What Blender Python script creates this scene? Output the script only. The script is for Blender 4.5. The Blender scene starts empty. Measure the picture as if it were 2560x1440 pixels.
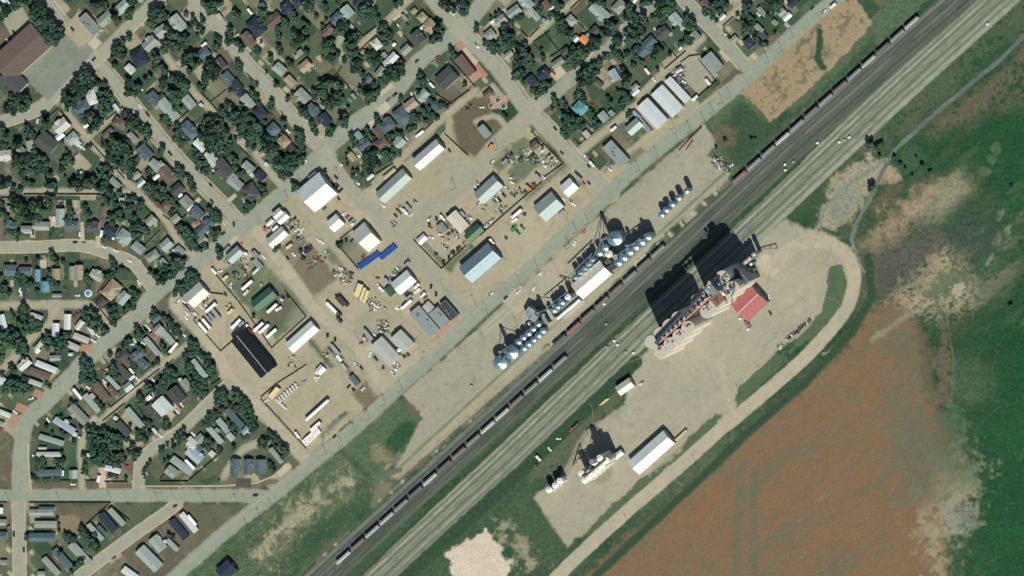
import bpy, math, random, bmesh
import numpy as np
from mathutils import Vector, Matrix

# ------------------------------------------------------------------ camera, sky, sun, exposure
S = 0.384                       # metres per photograph pixel
def W(px, py): return ((px - 1280.0) * S, (720.0 - py) * S)
CH = 8000.0                     # the camera hangs this high, off to the east-north-east, with a shifted lens
LX, LY = 0.386, 0.164           # how far a point one metre up leans in the picture (metres)
scene = bpy.context.scene
cd = bpy.data.cameras.new("camera"); cam = bpy.data.objects.new("camera", cd)
scene.collection.objects.link(cam); scene.camera = cam
VW = 2560 * S
cd.sensor_width = 36.0; cd.lens = 36.0 * CH / VW
cam.location = (LX * CH, LY * CH, CH)
cd.shift_x = -LX * CH / VW; cd.shift_y = -LY * CH / VW
cd.clip_start = 100.0; cd.clip_end = 30000.0

SUN_EL, SUN_AZ = math.radians(47.5), math.radians(156.5)
world = bpy.data.worlds.new("World"); scene.world = world; world.use_nodes = True
wn = world.node_tree.nodes; bg = wn["Background"]
sky = wn.new("ShaderNodeTexSky"); sky.sky_type = 'NISHITA'; sky.sun_disc = False
sky.sun_elevation = SUN_EL; sky.sun_rotation = SUN_AZ; sky.air_density = 1.0; sky.dust_density = 0.6
world.node_tree.links.new(sky.outputs[0], bg.inputs[0]); bg.inputs[1].default_value = 0.055
sd = bpy.data.lights.new("sun", 'SUN'); sd.energy = 4.0; sd.angle = math.radians(0.53); sd.color = (0.985, 0.965, 0.87)
sun = bpy.data.objects.new("sun", sd); scene.collection.objects.link(sun)
sv = Vector((math.sin(SUN_AZ) * math.cos(SUN_EL), math.cos(SUN_AZ) * math.cos(SUN_EL), math.sin(SUN_EL)))
sun.rotation_euler = sv.to_track_quat('Z', 'Y').to_euler(); sun.location = sv * 500
scene.view_settings.view_transform = 'Standard'; scene.view_settings.look = 'None'
scene.view_settings.gamma = 1.0; scene.view_settings.exposure = 0.52
scene.cycles.max_bounces = 4; scene.cycles.diffuse_bounces = 2; scene.cycles.glossy_bounces = 2
R = math.radians
rng = np.random.default_rng(7); rnd = random.Random(11)
COL = scene.collection

# ------------------------------------------------------------------ helpers
KA = 0.62
def lin(r, g, b):
    f = lambda c: (c / 255 / 12.92) if c <= 10 else ((c / 255 + 0.055) / 1.055) ** 2.4
    return (f(r), f(g), f(b))
def alb(r, g, b, k=KA): return tuple(c * k for c in lin(r, g, b))
def link(name, me, parent=None):
    o = bpy.data.objects.new(name, me); COL.objects.link(o)
    if parent is not None: o.parent = parent
    return o
def tag(o, label=None, cat=None, group=None, kind=None):
    if label: o["label"] = label
    if cat: o["category"] = cat
    if group: o["group"] = group
    if kind: o["kind"] = kind
    return o
_mats = {}
def mat(name, rgb, rough=0.85, metal=0.0, spec=0.3, var=0.12, scale=0.35, obj_var=0.0, streak=0.0, bump=0.0):
    if name in _mats: return _mats[name]
    m = bpy.data.materials.new(name); m.use_nodes = True; nt = m.node_tree; nd = nt.nodes; lk = nt.links
    p = nd["Principled BSDF"]
    p.inputs["Roughness"].default_value = rough; p.inputs["Metallic"].default_value = metal
    p.inputs["Specular IOR Level"].default_value = spec
    tc = nd.new("ShaderNodeTexCoord"); nz = nd.new("ShaderNodeTexNoise"); nz.inputs["Scale"].default_value = scale
    nz.inputs["Detail"].default_value = 5; nz.inputs["Roughness"].default_value = 0.65
    lk.new(tc.outputs["Object"], nz.inputs["Vector"])
    mr = nd.new("ShaderNodeMapRange"); mr.inputs[1].default_value = 0.3; mr.inputs[2].default_value = 0.7
    mr.inputs[3].default_value = 1 - var; mr.inputs[4].default_value = 1 + var
    lk.new(nz.outputs[0], mr.inputs[0]); last = mr.outputs[0]
    if obj_var:
        oi = nd.new("ShaderNodeObjectInfo"); m2 = nd.new("ShaderNodeMapRange")
        m2.inputs[3].default_value = 1 - obj_var; m2.inputs[4].default_value = 1 + obj_var
        lk.new(oi.outputs["Random"], m2.inputs[0]); mm = nd.new("ShaderNodeMath"); mm.operation = 'MULTIPLY'
        lk.new(last, mm.inputs[0]); lk.new(m2.outputs[0], mm.inputs[1]); last = mm.outputs[0]
    if streak:
        wv = nd.new("ShaderNodeTexWave"); wv.bands_direction = 'X'; wv.inputs["Scale"].default_value = streak
        wv.inputs["Distortion"].default_value = 0.3
        lk.new(tc.outputs["Object"], wv.inputs["Vector"]); m3 = nd.new("ShaderNodeMapRange")
        m3.inputs[3].default_value = 0.9; m3.inputs[4].default_value = 1.06
        lk.new(wv.outputs[0], m3.inputs[0]); mm = nd.new("ShaderNodeMath"); mm.operation = 'MULTIPLY'
        lk.new(last, mm.inputs[0]); lk.new(m3.outputs[0], mm.inputs[1]); last = mm.outputs[0]
    vm = nd.new("ShaderNodeVectorMath"); vm.operation = 'SCALE'; vm.inputs[0].default_value = rgb
    lk.new(last, vm.inputs["Scale"]); lk.new(vm.outputs[0], p.inputs["Base Color"])
    if bump:
        bp = nd.new("ShaderNodeBump"); bp.inputs["Strength"].default_value = bump; bp.inputs["Distance"].default_value = 0.3
        lk.new(nz.outputs[0], bp.inputs["Height"]); lk.new(bp.outputs[0], p.inputs["Normal"])
    _mats[name] = m; return m

class MB:
    """collects boxes, prisms and lathes and links them as ONE mesh"""
    def __init__(self): self.v = []; self.f = []; self.mi = []; self.mats = []
    def add(self, vs, fs, m=None):
        b = len(self.v); self.v += [tuple(p) for p in vs]; self.f += [tuple(b + i for i in q) for q in fs]
        if m is not None and m not in self.mats: self.mats.append(m)
        self.mi += [self.mats.index(m) if m is not None else 0] * len(fs); return self
    def box(self, x0, x1, y0, y1, z0, z1, m=None, taper=0.0):
        t = taper
        vs = [(x0,y0,z0),(x1,y0,z0),(x1,y1,z0),(x0,y1,z0),(x0+t,y0+t,z1),(x1-t,y0+t,z1),(x1-t,y1-t,z1),(x0+t,y1-t,z1)]
        return self.add(vs, [(3,2,1,0),(4,5,6,7),(0,1,5,4),(1,2,6,5),(2,3,7,6),(3,0,4,7)], m)
    def prism(self, prof, x0, x1, m=None):      # profile in (y, z) swept along x
        n = len(prof); vs = [(x0, y, z) for y, z in prof] + [(x1, y, z) for y, z in prof]
        fs = [tuple(range(n))[::-1], tuple(range(n, 2 * n))] + [(i, (i+1) % n, n + (i+1) % n, n + i) for i in range(n)]
        return self.add(vs, fs, m)
    def prismy(self, prof, y0, y1, m=None):     # profile in (x, z) swept along y
        n = len(prof); vs = [(x, y0, z) for x, z in prof] + [(x, y1, z) for x, z in prof]
        fs = [tuple(range(n)), tuple(range(n, 2 * n))[::-1]] + [(i, n + i, n + (i+1) % n, (i+1) % n) for i in range(n)]
        return self.add(vs, fs, m)
    def lathe(self, prof, cx=0, cy=0, n=20, m=None):
        vs = []; fs = []
        for r, z in prof:
            for k in range(n):
                a = 2 * math.pi * k / n; vs.append((cx + r * math.cos(a), cy + r * math.sin(a), z))
        for i in range(len(prof) - 1):
            for k in range(n):
                a, b = i * n + k, i * n + (k + 1) % n; fs.append((a, b, b + n, a + n))
        fs.append(tuple(range(n))[::-1]); fs.append(tuple((len(prof) - 1) * n + k for k in range(n)))
        return self.add(vs, fs, m)
    def bar(self, p, q, w, m=None, h=None):     # square bar from p to q
        p, q = Vector(p), Vector(q); d = (q - p).normalized(); up = Vector((0, 0, 1)) if abs(d.z) < 0.95 else Vector((1, 0, 0))
        s = d.cross(up).normalized() * w / 2; u = s.cross(d).normalized() * (h or w) / 2
        vs = [p - s - u, p + s - u, p + s + u, p - s + u, q - s - u, q + s - u, q + s + u, q - s + u]
        return self.add(vs, [(0,1,2,3),(7,6,5,4),(0,4,5,1),(1,5,6,2),(2,6,7,3),(3,7,4,0)], m)
    def mesh(self, name, m=None, smooth=False):
        me = bpy.data.meshes.new(name); me.from_pydata(self.v, [], self.f)
        ms = self.mats if self.mats else [m]
        for x in ms: me.materials.append(x)
        if len(ms) > 1: me.polygons.foreach_set("material_index", self.mi)
        if smooth: me.polygons.foreach_set("use_smooth", [len(f) == 4 for f in self.f])
        me.update(); return me
    def build(self, name, m=None, parent=None, smooth=False): return link(name, self.mesh(name, m, smooth), parent)

ORD = "first second third fourth fifth sixth seventh eighth ninth tenth eleventh twelfth thirteenth fourteenth fifteenth sixteenth seventeenth eighteenth nineteenth twentieth".split()
def ordw(i):
    if i < 20: return ORD[i]
    t = (i + 1) // 10; u = (i + 1) % 10
    tens = ["", "", "twenty", "thirty", "forty", "fifty", "sixty", "seventy", "eighty", "ninety"][t]
    return tens + ("" if u == 0 else "-" + ORD[u - 1]) if u else tens[:-1] + "ieth"
# short names for the neighbourhoods of the town, by a point in photograph pixels
DIST = [((80,150),"beside the brown-roofed school"), ((230,60),"by the top left crossroads"), ((90,360),"on the block south of the school"), ((250,400),"on the leafy block below the school"),
 ((480,100),"on the block with the gravel alley up top"), ((470,320),"west of the central alley"), ((640,340),"in the leafy heart of the central block"), ((700,120),"around the navy-roofed house up top"),
 ((860,120),"west of the white-roofed house"), ((990,110),"around the bright white-roofed house"), ((940,320),"on the block above the white barn"), ((1180,180),"around the church"),
 ((1290,60),"on the block with the orange tarp"), ((1440,120),"along the curved street up top"), ((1460,290),"by the teal-roofed house"), ((1650,90),"above the three storage sheds"),
 ((1860,60),"on the top block beside the avenue"), ((1720,190),"around the three white storage sheds"), ((130,520),"north of the upper crescent"), ((110,580),"along the upper crescent"),
 ((300,560),"at the bend of the upper crescent"), ((440,560),"below the central lane"), ((600,500),"on the corner above the truck avenue"), ((110,710),"south of the crescent"), ((270,740),"between crescent and avenue"),
 ((60,830),"around the small lane loop"), ((180,840),"by the long white mobile homes"), ((380,880),"on the trailer block east of the avenue"), ((60,970),"by the red brick driveways"),
 ((190,1010),"around the beige trailer on the corner"), ((330,1000),"beside the square white-roofed shop"), ((480,980),"at the treed dirt-street corner"), ((560,1080),"on the wedge above the lane"), ((460,1130),"by the white-roofed trailer home"),
 ((130,1140),"beside the curving paved road"), ((280,1110),"in the grove by the south lane"), ((620,1160),"by the three matching houses"), ((90,1330),"on the southwest corner block"), ((280,1320),"on the triangle south of the highway"),
 ((430,1390),"along the street to the bright white trailer"), ((540,1430),"by the navy shed below the avenue"), ((560,640),"in the cluttered yard by the avenue"), ((680,600),"around the orange bus"), ((780,490),"at the large white shop"),
 ((500,760),"in the fenced truck yard"), ((640,750),"around the dark green barn"), ((640,880),"by the long black roof"), ((740,1040),"in the propane tank yard"), ((860,710),"in the equipment yard"), ((900,580),"by the row of blue bins"),
 ((1020,700),"behind the cream-roofed shop"), ((1100,790),"at the flat-roofed corner shop"), ((960,860),"around the twin pale shops"), ((980,450),"beside the long grey shed"), ((1080,370),"around the white barn"),
 ((1130,570),"in the fenced yard of the cream quonset"), ((1220,480),"around the pale teal warehouse"), ((1240,600),"in the yard of the teal barn"), ((1360,520),"around the square teal shop"), ((1310,400),"in the fenced salvage yard"),
 ((1210,280),"on the dark dirt lot by the planters"), ((1440,470),"around the small white garage"), ((1520,390),"at the flat pale depot"), ((1480,680),"at the upper grain depot"), ((1300,840),"at the lower grain depot"),
 ((1680,500),"on the open gravel by the avenue"), ((1800,400),"by the scrap heap near the tracks"), ((1860,800),"by the red-roofed elevator shed"), ((1780,760),"at the concrete elevator"), ((1980,840),"at the south edge of the elevator yard"),
 ((1560,970),"by the small barn near the tracks"), ((1640,1120),"by the long white barn"), ((1380,1150),"at the white silo group"), ((2200,400),"on the meadow by the grey path")]
_lab = {}
def place_label(o, what, px, py):
    d = min(DIST, key=lambda t: (t[0][0] - px) ** 2 + (t[0][1] - py) ** 2)[1]
    _lab.setdefault((what, d), []).append((py, px, o))
def finish_labels():
    for (what, d), L in _lab.items():
        L.sort(key=lambda t: (t[0], t[1]))
        for i, (_, _, o) in enumerate(L):
            if len(L) == 1: s = f"{what} {d}"
            elif i == len(L) - 1: s = f"{what} {d}, lowest of {len(L)}"
            elif i == 0: s = f"{what} {d}, topmost of {len(L)}"
            else: s = f"{what} {d}, {ordw(i)} from top"
            o["label"] = s
# ------------------------------------------------------------------ the ground: one fine grid, coloured by what the surface is
GS = 1.9                                  # grid step in photograph pixels
GX0, GX1, GY0, GY1 = -130, 2690, -110, 1550
gx = np.arange(GX0, GX1 + GS, GS); gy = np.arange(GY0, GY1 + GS, GS)
NXg, NYg = len(gx), len(gy)
PX, PY = np.meshgrid(gx, gy)              # [row, col]
def vnoise(scale, seed, ang=0.0, stretch=1.0):
    r = np.random.default_rng(seed); c, s = math.cos(ang), math.sin(ang)
    u = (PX * c - PY * s) / (scale * stretch); v = (PX * s + PY * c) / scale
    u = u - u.min(); v = v - v.min(); nu, nv = int(u.max()) + 3, int(v.max()) + 3
    g = r.random((nv, nu)); i = u.astype(int); j = v.astype(int); fu = u - i; fv = v - j
    fu = fu * fu * (3 - 2 * fu); fv = fv * fv * (3 - 2 * fv)
    return (g[j, i] * (1 - fu) + g[j, i + 1] * fu) * (1 - fv) + (g[j + 1, i] * (1 - fu) + g[j + 1, i + 1] * fu) * fv
def fbm(scale, seed, ang=0.0, stretch=1.0, oct=4):
    t = 0; a = 1; n = 0
    for k in range(oct): t = t + a * vnoise(scale / 2 ** k, seed + k, ang, stretch); n += a; a *= 0.55
    return t / n * 2 - 1
NA, NB, NC, ND = fbm(60, 1), fbm(18, 20), fbm(9, 40), fbm(150, 60)
NS = fbm(26, 80, R(43), 5.0)              # streaks running with the railway
NSF = fbm(9, 90, R(20), 6.0)
CC = {k: np.array(alb(*v)) for k, v in dict(
    yard=(104,112,90), lawn=(70,94,73), lawn2=(84,104,80), dry=(132,130,106), olive=(98,106,84), brown=(114,106,88),
    dirt=(179,171,143), dirt2=(190,181,156), gravel=(172,168,146), gravel2=(162,163,144), road=(172,171,151), road2=(160,166,149), tar=(156,165,148),
    walk=(200,190,162), conc=(206,192,168), pink=(186,158,134), brick=(186,142,122), ballast=(106,116,105), ballast2=(128,138,122), track=(142,150,128), tracklight=(172,176,156),
    verge=(58,84,62), grass=(54,88,62), rich=(38,84,54), rich2=(28,70,42), weed=(92,112,84), field=(138,112,86), field2=(112,114,92), field3=(143,112,85),
    sand=(220,206,184), pale=(178,170,142), soil=(112,104,84), path=(104,116,110), bare=(172,152,122), pasture=(82,100,76), emerald=(44,108,62), char=(84,88,84), grey=(140,146,132)).items()}
COLR = np.zeros((NYg, NXg, 3)); CLS = np.zeros((NYg, NXg), int)
NAMES = ["ground", "road", "pavement", "gravel_yard", "railway_bed", "field", "meadow", "lawn"]
COLR[:] = CC['yard']
ALL = (slice(None), slice(None))
def put(mask, col, cls=None, vn=0.0, sl=ALL):
    c = CC[col] if isinstance(col, str) else col
    m = mask[..., None]; c2 = c * (1 + vn * NB[sl][..., None]) if vn else c
    COLR[sl] = COLR[sl] * (1 - m) + c2 * m
    if cls is not None: CLS[sl][mask > 0.5] = NAMES.index(cls)
def sm(x): x = np.clip(x, 0, 1); return x * x * (3 - 2 * x)
def win(pts, mg):
    xs = [p[0] for p in pts]; ys = [p[1] for p in pts]
    i0 = int(np.clip((min(xs) - mg - GX0) / GS, 0, NXg - 1)); i1 = int(np.clip((max(xs) + mg - GX0) / GS + 2, 1, NXg))
    j0 = int(np.clip((min(ys) - mg - GY0) / GS, 0, NYg - 1)); j1 = int(np.clip((max(ys) + mg - GY0) / GS + 2, 1, NYg))
    return (slice(j0, j1), slice(i0, i1))
def dline(pts, sl=ALL):
    X, Y = PX[sl], PY[sl]; d = np.full(X.shape, 1e9)
    for (x0, y0), (x1, y1) in zip(pts, pts[1:]):
        dx, dy = x1 - x0, y1 - y0; L2 = dx * dx + dy * dy
        t = np.clip(((X - x0) * dx + (Y - y0) * dy) / L2, 0, 1)
        d = np.minimum(d, np.hypot(X - x0 - t * dx, Y - y0 - t * dy))
    return d
def line(pts, w, col, cls=None, soft=2.5, rag=0.0, vn=0.05, alpha=1.0):
    if len(pts) > 3 and (max(p[0] for p in pts) - min(p[0] for p in pts)) * (max(p[1] for p in pts) - min(p[1] for p in pts)) > 3e5 and alpha == 1.0:
        h = len(pts) // 2; line(pts[:h + 1], w, col, cls, soft, rag, vn, alpha); line(pts[h:], w, col, cls, soft, rag, vn, alpha); return
    sl = win(pts, w / 2 + soft + 6 * rag + 2); d = dline(pts, sl); put(sm((w / 2 - d + rag * NB[sl] * 3 + rag * NC[sl] * 1.5) / soft + 0.5) * alpha, col, cls, vn, sl)
def polymask(pts, sl=ALL):
    X, Y = PX[sl], PY[sl]; ins = np.zeros(X.shape, bool); n = len(pts)
    for i in range(n):
        (x0, y0), (x1, y1) = pts[i], pts[(i + 1) % n]
        if y0 == y1: continue
        c = ((Y < y0) != (Y < y1)) & (X < (x1 - x0) * (Y - y0) / (y1 - y0) + x0); ins ^= c
    d = dline(list(pts) + [pts[0]], sl); return np.where(ins, d, -d)
def poly(pts, col, cls=None, soft=4, rag=0.0, vn=0.08, alpha=1.0):
    sl = win(pts, soft + 9 * rag + 2); put(sm((polymask(pts, sl) + rag * (NB[sl] * 5 + NC[sl] * 3)) / soft + 0.5) * alpha, col, cls, vn, sl)
def blob(x, y, r, col, cls=None, soft=14, rag=1.0, ratio=1.0, ang=0.0, alpha=1.0):
    sl = win([(x, y)], r + soft + 14 * rag); c, s = math.cos(R(ang)), math.sin(R(ang)); dx, dy = PX[sl] - x, PY[sl] - y
    u, v = dx * c - dy * s, (dx * s + dy * c) * ratio
    put(sm((r - np.hypot(u, v) + rag * (NB[sl] * 8 + NC[sl] * 5)) / soft + 0.5) * alpha, col, cls, 0.1, sl)
def rect(x, y, L, Wd, ang, col, cls=None, soft=1.5, rag=0.0, alpha=1.0):
    sl = win([(x, y)], math.hypot(L, Wd) / 2 + soft + 4 * rag); c, s = math.cos(R(ang)), math.sin(R(ang)); dx, dy = PX[sl] - x, PY[sl] - y
    u, v = dx * c - dy * s, dx * s + dy * c
    m = np.minimum(L / 2 - np.abs(u), Wd / 2 - np.abs(v)); put(sm((m + rag * NC[sl] * 3) / soft + 0.5) * alpha, col, cls, 0.06, sl)

def offs(pts, o):
    out = []
    for i, (x, y) in enumerate(pts):
        a = pts[max(0, i - 1)]; b = pts[min(len(pts) - 1, i + 1)]; dx, dy = b[0] - a[0], b[1] - a[1]; L = math.hypot(dx, dy)
        out.append((x - dy / L * o, y + dx / L * o))
    return out
# town lots: a patchwork of lawns, dry yards and bare dirt turned with the street grid
def lots(ang, su, sv_, seed, region):
    c, s = math.cos(R(ang)), math.sin(R(ang)); u = PX * c - PY * s; v = PX * s + PY * c
    iu = np.floor(u / su).astype(int); iv = np.floor(v / sv_).astype(int)
    h = (iu * 73856093 ^ iv * 19349663 ^ seed * 83492791) & 1023
    pal = ['lawn', 'olive', 'dry', 'lawn2', 'lawn', 'brown', 'olive', 'yard', 'lawn2', 'dry', 'dirt', 'verge', 'lawn']
    for k, nm in enumerate(pal):
        m = ((h % len(pal)) == k) & region; put(m.astype(float) * 0.85, nm)
    h2 = (iu * 2654435761 ^ iv * 40503 ^ seed) & 1023
    fu = u / su - iu; fv = v / sv_ - iv
    put(((fu > 0.62) & (fu < 0.86) & (fv < 0.35) & (h2 % 5 < 2) & region) * 0.75, 'walk')
    put(((fv > 0.55) & (fv < 0.75) & (fu < 0.6) & (h2 % 7 < 2) & region) * 0.6, 'lawn')
town = PX < 5000
lots(43, 38, 46, 3, town)
lots(0, 40, 50, 5, (PX < 400) & (PY > 470) & (PY < 800) & (PX + PY < 1080))
COLR *= (1 + 0.16 * NA + 0.16 * NB)[..., None]
blobs_green = rng.random((260, 4))
for a, b, r_, k in blobs_green:
    x, y = a * 1900, b * 1400
    if y > 470 and x > 1300 - (y - 470) * 0.9 and y < 1100: continue
    blob(x, y, 10 + 22 * r_, ['lawn', 'verge', 'lawn2', 'dry', 'olive', 'grass'][int(k * 6)], soft=10, alpha=0.7)

for _ in range(1300):
    x, y = rng.uniform(-40, 1700), rng.uniform(-40, 1440)
    if y > 470 and x > 1300 - (y - 470) * 0.9 and y < 1100: continue
    rect(x, y, rng.uniform(4, 16), rng.uniform(2, 8), rng.choice([43, -47]), ['walk','dirt','soil','lawn','conc','weed','brown','dry'][int(rng.integers(8))], soft=2.5, alpha=.55)
# industrial ground
ind = [(742,440),(812,390),(905,480),(960,440),(1110,330),(1120,270),(1170,240),(1230,210),(1300,290),(1330,330),(1400,400),(1500,470),(1500,505),(1170,800),(760,1150),(650,1050),(560,930),(430,760),(545,640),(650,560)]
poly(ind, 'dirt', 'gravel_yard', soft=6, rag=0.8, vn=0.1)
blob(1210, 320, 78, 'soil', 'ground', soft=16); blob(1165, 275, 40, 'soil', 'ground'); blob(1225, 330, 30, 'brown', soft=16, alpha=0.6)
poly([(1225,210),(1262,240),(1300,275),(1292,300),(1262,312),(1232,280),(1236,262)], 'verge', 'lawn', soft=4)
for x, y, L, w_, a_, c_ in [(765,660,150,80,-50,'soil'),(665,740,150,110,-47,'weed'),(690,770,90,70,-47,'soil'),(720,800,110,40,40,'weed'),(600,700,90,60,-47,'weed'),(850,620,80,40,40,'weed'),(880,650,80,60,40,'dry'),
    (1090,640,110,14,-42,'verge'),(1150,640,90,16,42,'weed'),(1420,400,40,80,-50,'dry'),(1280,385,110,30,40,'weed'),(1310,420,80,40,40,'weed'),(915,990,46,56,40,'soil'),(790,870,130,14,-50,'verge'),(860,910,110,12,-50,'verge'),(705,1080,150,12,-50,'weed'),(835,1060,90,14,42,'verge'),
    (1560,375,40,90,40,'dry'),(1600,380,50,50,40,'dry'),(1120,560,60,20,42,'weed'),(1370,450,150,10,42,'weed'),(1600,330,60,30,40,'weed')]:
    rect(x, y, L, w_, a_, c_, soft=12, rag=2.5, alpha=0.8)
for x, y, r_ in [(1160,470,60),(900,540,60),(1280,650,70),(1000,900,50),(640,930,60),(880,780,60),(1060,360,40),(560,830,50),(1350,560,70)]:
    blob(x, y, r_, 'dirt2', soft=40, alpha=0.5)
for x, y, r_ in [(760,800,40),(1010,620,50),(1120,430,50),(500,880,40),(930,830,50)]: blob(x, y, r_, 'gravel2', soft=40, alpha=0.5)

for pts, c_, al in [([(395,1262),(640,1262),(655,1275),(430,1460),(240,1460),(330,1360),(400,1310)],'brown',.75),([(480,1262),(640,1262),(560,1340),(500,1380)],'olive',.6),([(142,1262),(285,1262),(215,1325),(150,1340),(142,1300)],'brown',.85),([(150,1290),(200,1290),(190,1330),(150,1330)],'bare',.45),
    ([(290,1262),(395,1262),(330,1330),(290,1290)],'olive',.8),([(350,1219),(560,1219),(690,1195),(700,1205),(640,1228),(350,1228)],'brown',.9),([(76,1205),(200,1205),(200,1226),(76,1226)],'brown',.9),([(212,1208),(330,1208),(325,1226),(212,1226)],'brown',.85),
    ([(-60,1125),(32,1125),(36,1190),(28,1222),(-60,1222)],'brown',.85),([(480,1210),(560,1180),(600,1150),(560,1140),(480,1190)],'olive',.8),([(170,640),(240,650),(300,690),(260,690),(170,670)],'lawn',.6),([(1555,360),(1580,345),(1640,400),(1600,430),(1565,440)],'dry',.8),([(1130,60),(1140,90),(1120,100)],'dry',.5)]:
    poly(pts, c_, None, soft=7, rag=1.2, alpha=al)
# ---- south-east: meadow, fields, yards
se = [(700,1600),(760,1440),(1000,1215),(1400,860),(1835,450),(2400,-120),(2800,-120),(2800,1600)]
poly(se, 'grass', 'meadow', soft=8, rag=1)
m_se = sm(polymask(se) / 10)
N1, N2, N3 = fbm(90, 400, R(30), 2.0, 6), fbm(34, 420, R(35), 2.5, 5), fbm(7, 440, oct=3)
XR = sm((PX - 1900) / 450) * .85 + .15; put(m_se * (1 - XR) * .6, 'pasture'); put(m_se * sm((N1 + 0.15) * 2.2) * 0.8 * XR, 'rich'); put(m_se * sm((N2 - 0.02) * 3) * 0.5, 'verge'); put(m_se * sm((ND - 0.1) * 3) * 0.5, 'verge')
poly([(2420,-120),(2800,-120),(2800,1600),(2400,1600),(2400,1200),(2480,900),(2380,560),(2300,300),(2380,120)], 'rich', soft=160, rag=10, alpha=0.8)
put(m_se * sm((N2 * .6 + N3 * .5 - 0.08) * 3) * 0.5, 'rich2'); put(m_se * sm((N1 * .5 - N2 - 0.25) * 3) * 0.4, 'weed')
put(m_se * sm((-N1 + N3 * .5 - 0.3) * 3) * 0.45 * XR, 'emerald')
# wide dusty ground between the loop road and the marsh, thinning out into the weeds
_sl = win([(2050, 380), (2540, 820)], 60)
def dusty(pts, soft, col, k, thr=0.0, nn=None):
    d = polymask(pts, _sl); nn_ = (nn if nn is not None else N2)[_sl]; put(sm(d / soft + 0.5 + nn_ * 0.5) * sm((nn_ * .8 + N3[_sl] * .25 + 0.4 - thr) * 1.5) * k, col, None, 0.1, _sl)
dusty([(2070,440),(2190,390),(2260,470),(2420,420),(2440,520),(2560,560),(2540,640),(2480,740),(2400,790),(2250,800),(2170,740),(2130,600)], 130, 'soil', 0.75)
dusty([(2160,620),(2240,520),(2400,430),(2420,480),(2330,560),(2260,640),(2190,650)], 70, 'pale', 0.6, .1, N1)
dusty([(2230,760),(2300,680),(2360,620),(2420,690),(2420,760),(2340,790)], 70, 'pale', 0.85, -.1, N3)
dusty([(2410,540),(2540,520),(2540,640),(2460,760),(2410,700)], 90, 'grey', 0.45, .05)
for pts, c_, so, al in [([(2120,330),(2330,130),(2520,-40),(2600,-40),(2580,50),(2420,200),(2250,350),(2180,400)],'olive',50,.7),([(2290,330),(2440,215),(2590,80),(2600,250),(2480,270),(2420,310),(2330,350)],'soil',60,.75),([(2350,300),(2440,230),(2560,130),(2560,210),(2440,290)],'brown',50,.4),
    ([(1100,1290),(1250,1200),(1330,1230),(1420,1370),(1400,1440),(1290,1400),(1200,1330)],'pasture',40,.7),([(1330,1180),(1400,1150),(1440,1090),(1380,1100),(1300,1160)],'weed',24,.8),([(1000,1440),(1080,1360),(1150,1330),(1110,1440)],'pasture',40,.7),([(2130,560),(2160,640),(2150,700),(2190,760),(2160,800),(2120,740)],'weed',20,.6),([(1600,1330),(1500,1440),(1420,1500),(1470,1440)],'verge',20,.8)]:
    m_ = win(pts, so + 50); d_ = polymask(pts, m_); put(sm(d_ / so + .5 + N2[m_] * .6) * sm((N2[m_] * .7 + N3[m_] * .7 + .5) * 2) * al, c_, None, .1, m_)
# brown pasture patches between the loop road and the marsh
poly([(2160,630),(2200,565),(2250,505),(2300,480),(2330,470),(2290,540),(2240,600),(2170,640)], 'bare', soft=50, rag=8, alpha=0.65)
poly([(2160,640),(2300,570),(2420,600),(2330,640),(2310,720),(2200,740),(2190,700)], 'char', soft=70, rag=9, alpha=0.6)
poly([(2240,740),(2300,690),(2350,640),(2400,700),(2340,740),(2260,760)], 'bare', soft=50, rag=9, alpha=0.6)
poly([(2300,730),(2400,650),(2440,690),(2360,760)], 'weed', soft=30, rag=7, alpha=0.8)
blob(2395, 722, 15, 'pale', soft=8, rag=1.5)
for x, y, r_, q in [(2500,540,16,2.2),(2492,600,16,2.0),(2470,655,14,2.4),(2520,570,12,1.5)]: blob(x, y, r_, 'grey', soft=10, rag=1.8, ratio=q, ang=60, alpha=0.8)
for x, y, r_ in [(2490,370,14),(2480,398,12),(2462,430,14),(2430,438,8)]: blob(x, y, r_, 'weed', soft=6, rag=0.8, alpha=0.7)
blob(2440, 560, 70, 'verge', soft=50, rag=2, alpha=0.7); blob(2430, 600, 60, 'char', soft=60, rag=2, alpha=0.35)
poly([(2085,440),(2170,390),(2230,410),(2250,450),(2180,470),(2130,560),(2060,580),(2040,560),(2060,500)], 'pale', soft=20, rag=4, alpha=0.8)
blob(2110, 510, 50, 'grey', soft=30, alpha=0.7, ratio=1.8, ang=50); blob(2225, 440, 22, 'bare', soft=20, alpha=0.7)
poly([(2050,565),(2130,600),(2125,625),(2075,600)], 'verge', soft=8, rag=1)
# orange stubble field
fld = [(1380,1560),(1480,1430),(1640,1290),(1800,1140),(1940,1020),(2090,890),(2160,790),(2230,760),(2290,790),(2325,880),(2350,1010),(2420,1160),(2425,1240),(2370,1330),(2350,1560)]
poly(fld, 'field', 'field', soft=44, rag=4)
poly([(2160,800),(2200,880),(2240,1000),(2280,1160),(2300,1300),(2290,1560),(2400,1560),(2420,1240),(2330,1010),(2300,860),(2230,790)], 'field2', soft=90, rag=12, alpha=0.35)
mf = sm(polymask(fld) / 60 + .2)
put(mf * sm((NA + 0.15) * 1.7) * 0.75, 'field3'); put(mf * sm((NS - 0.12) * 3.2) * 0.6, 'field2'); put(mf * sm((fbm(60, 500, R(40), 3.5, 5) - .1) * 3) * .32, 'field2'); put(mf * sm((np.sin((PX * .73 - PY * .68) * .9) * .5 + NB) * 1.2) * .22, 'field2'); put(mf * sm((NB - 0.2) * 3) * 0.35, 'weed'); put(mf * sm((NSF - 0.1) * 3) * 0.35 * sm((PX - 1800) / 200), 'field2')
put(mf * sm((fbm(5, 300, R(40), 5) - 0.5) * 4) * 0.3, 'pale')
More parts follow.
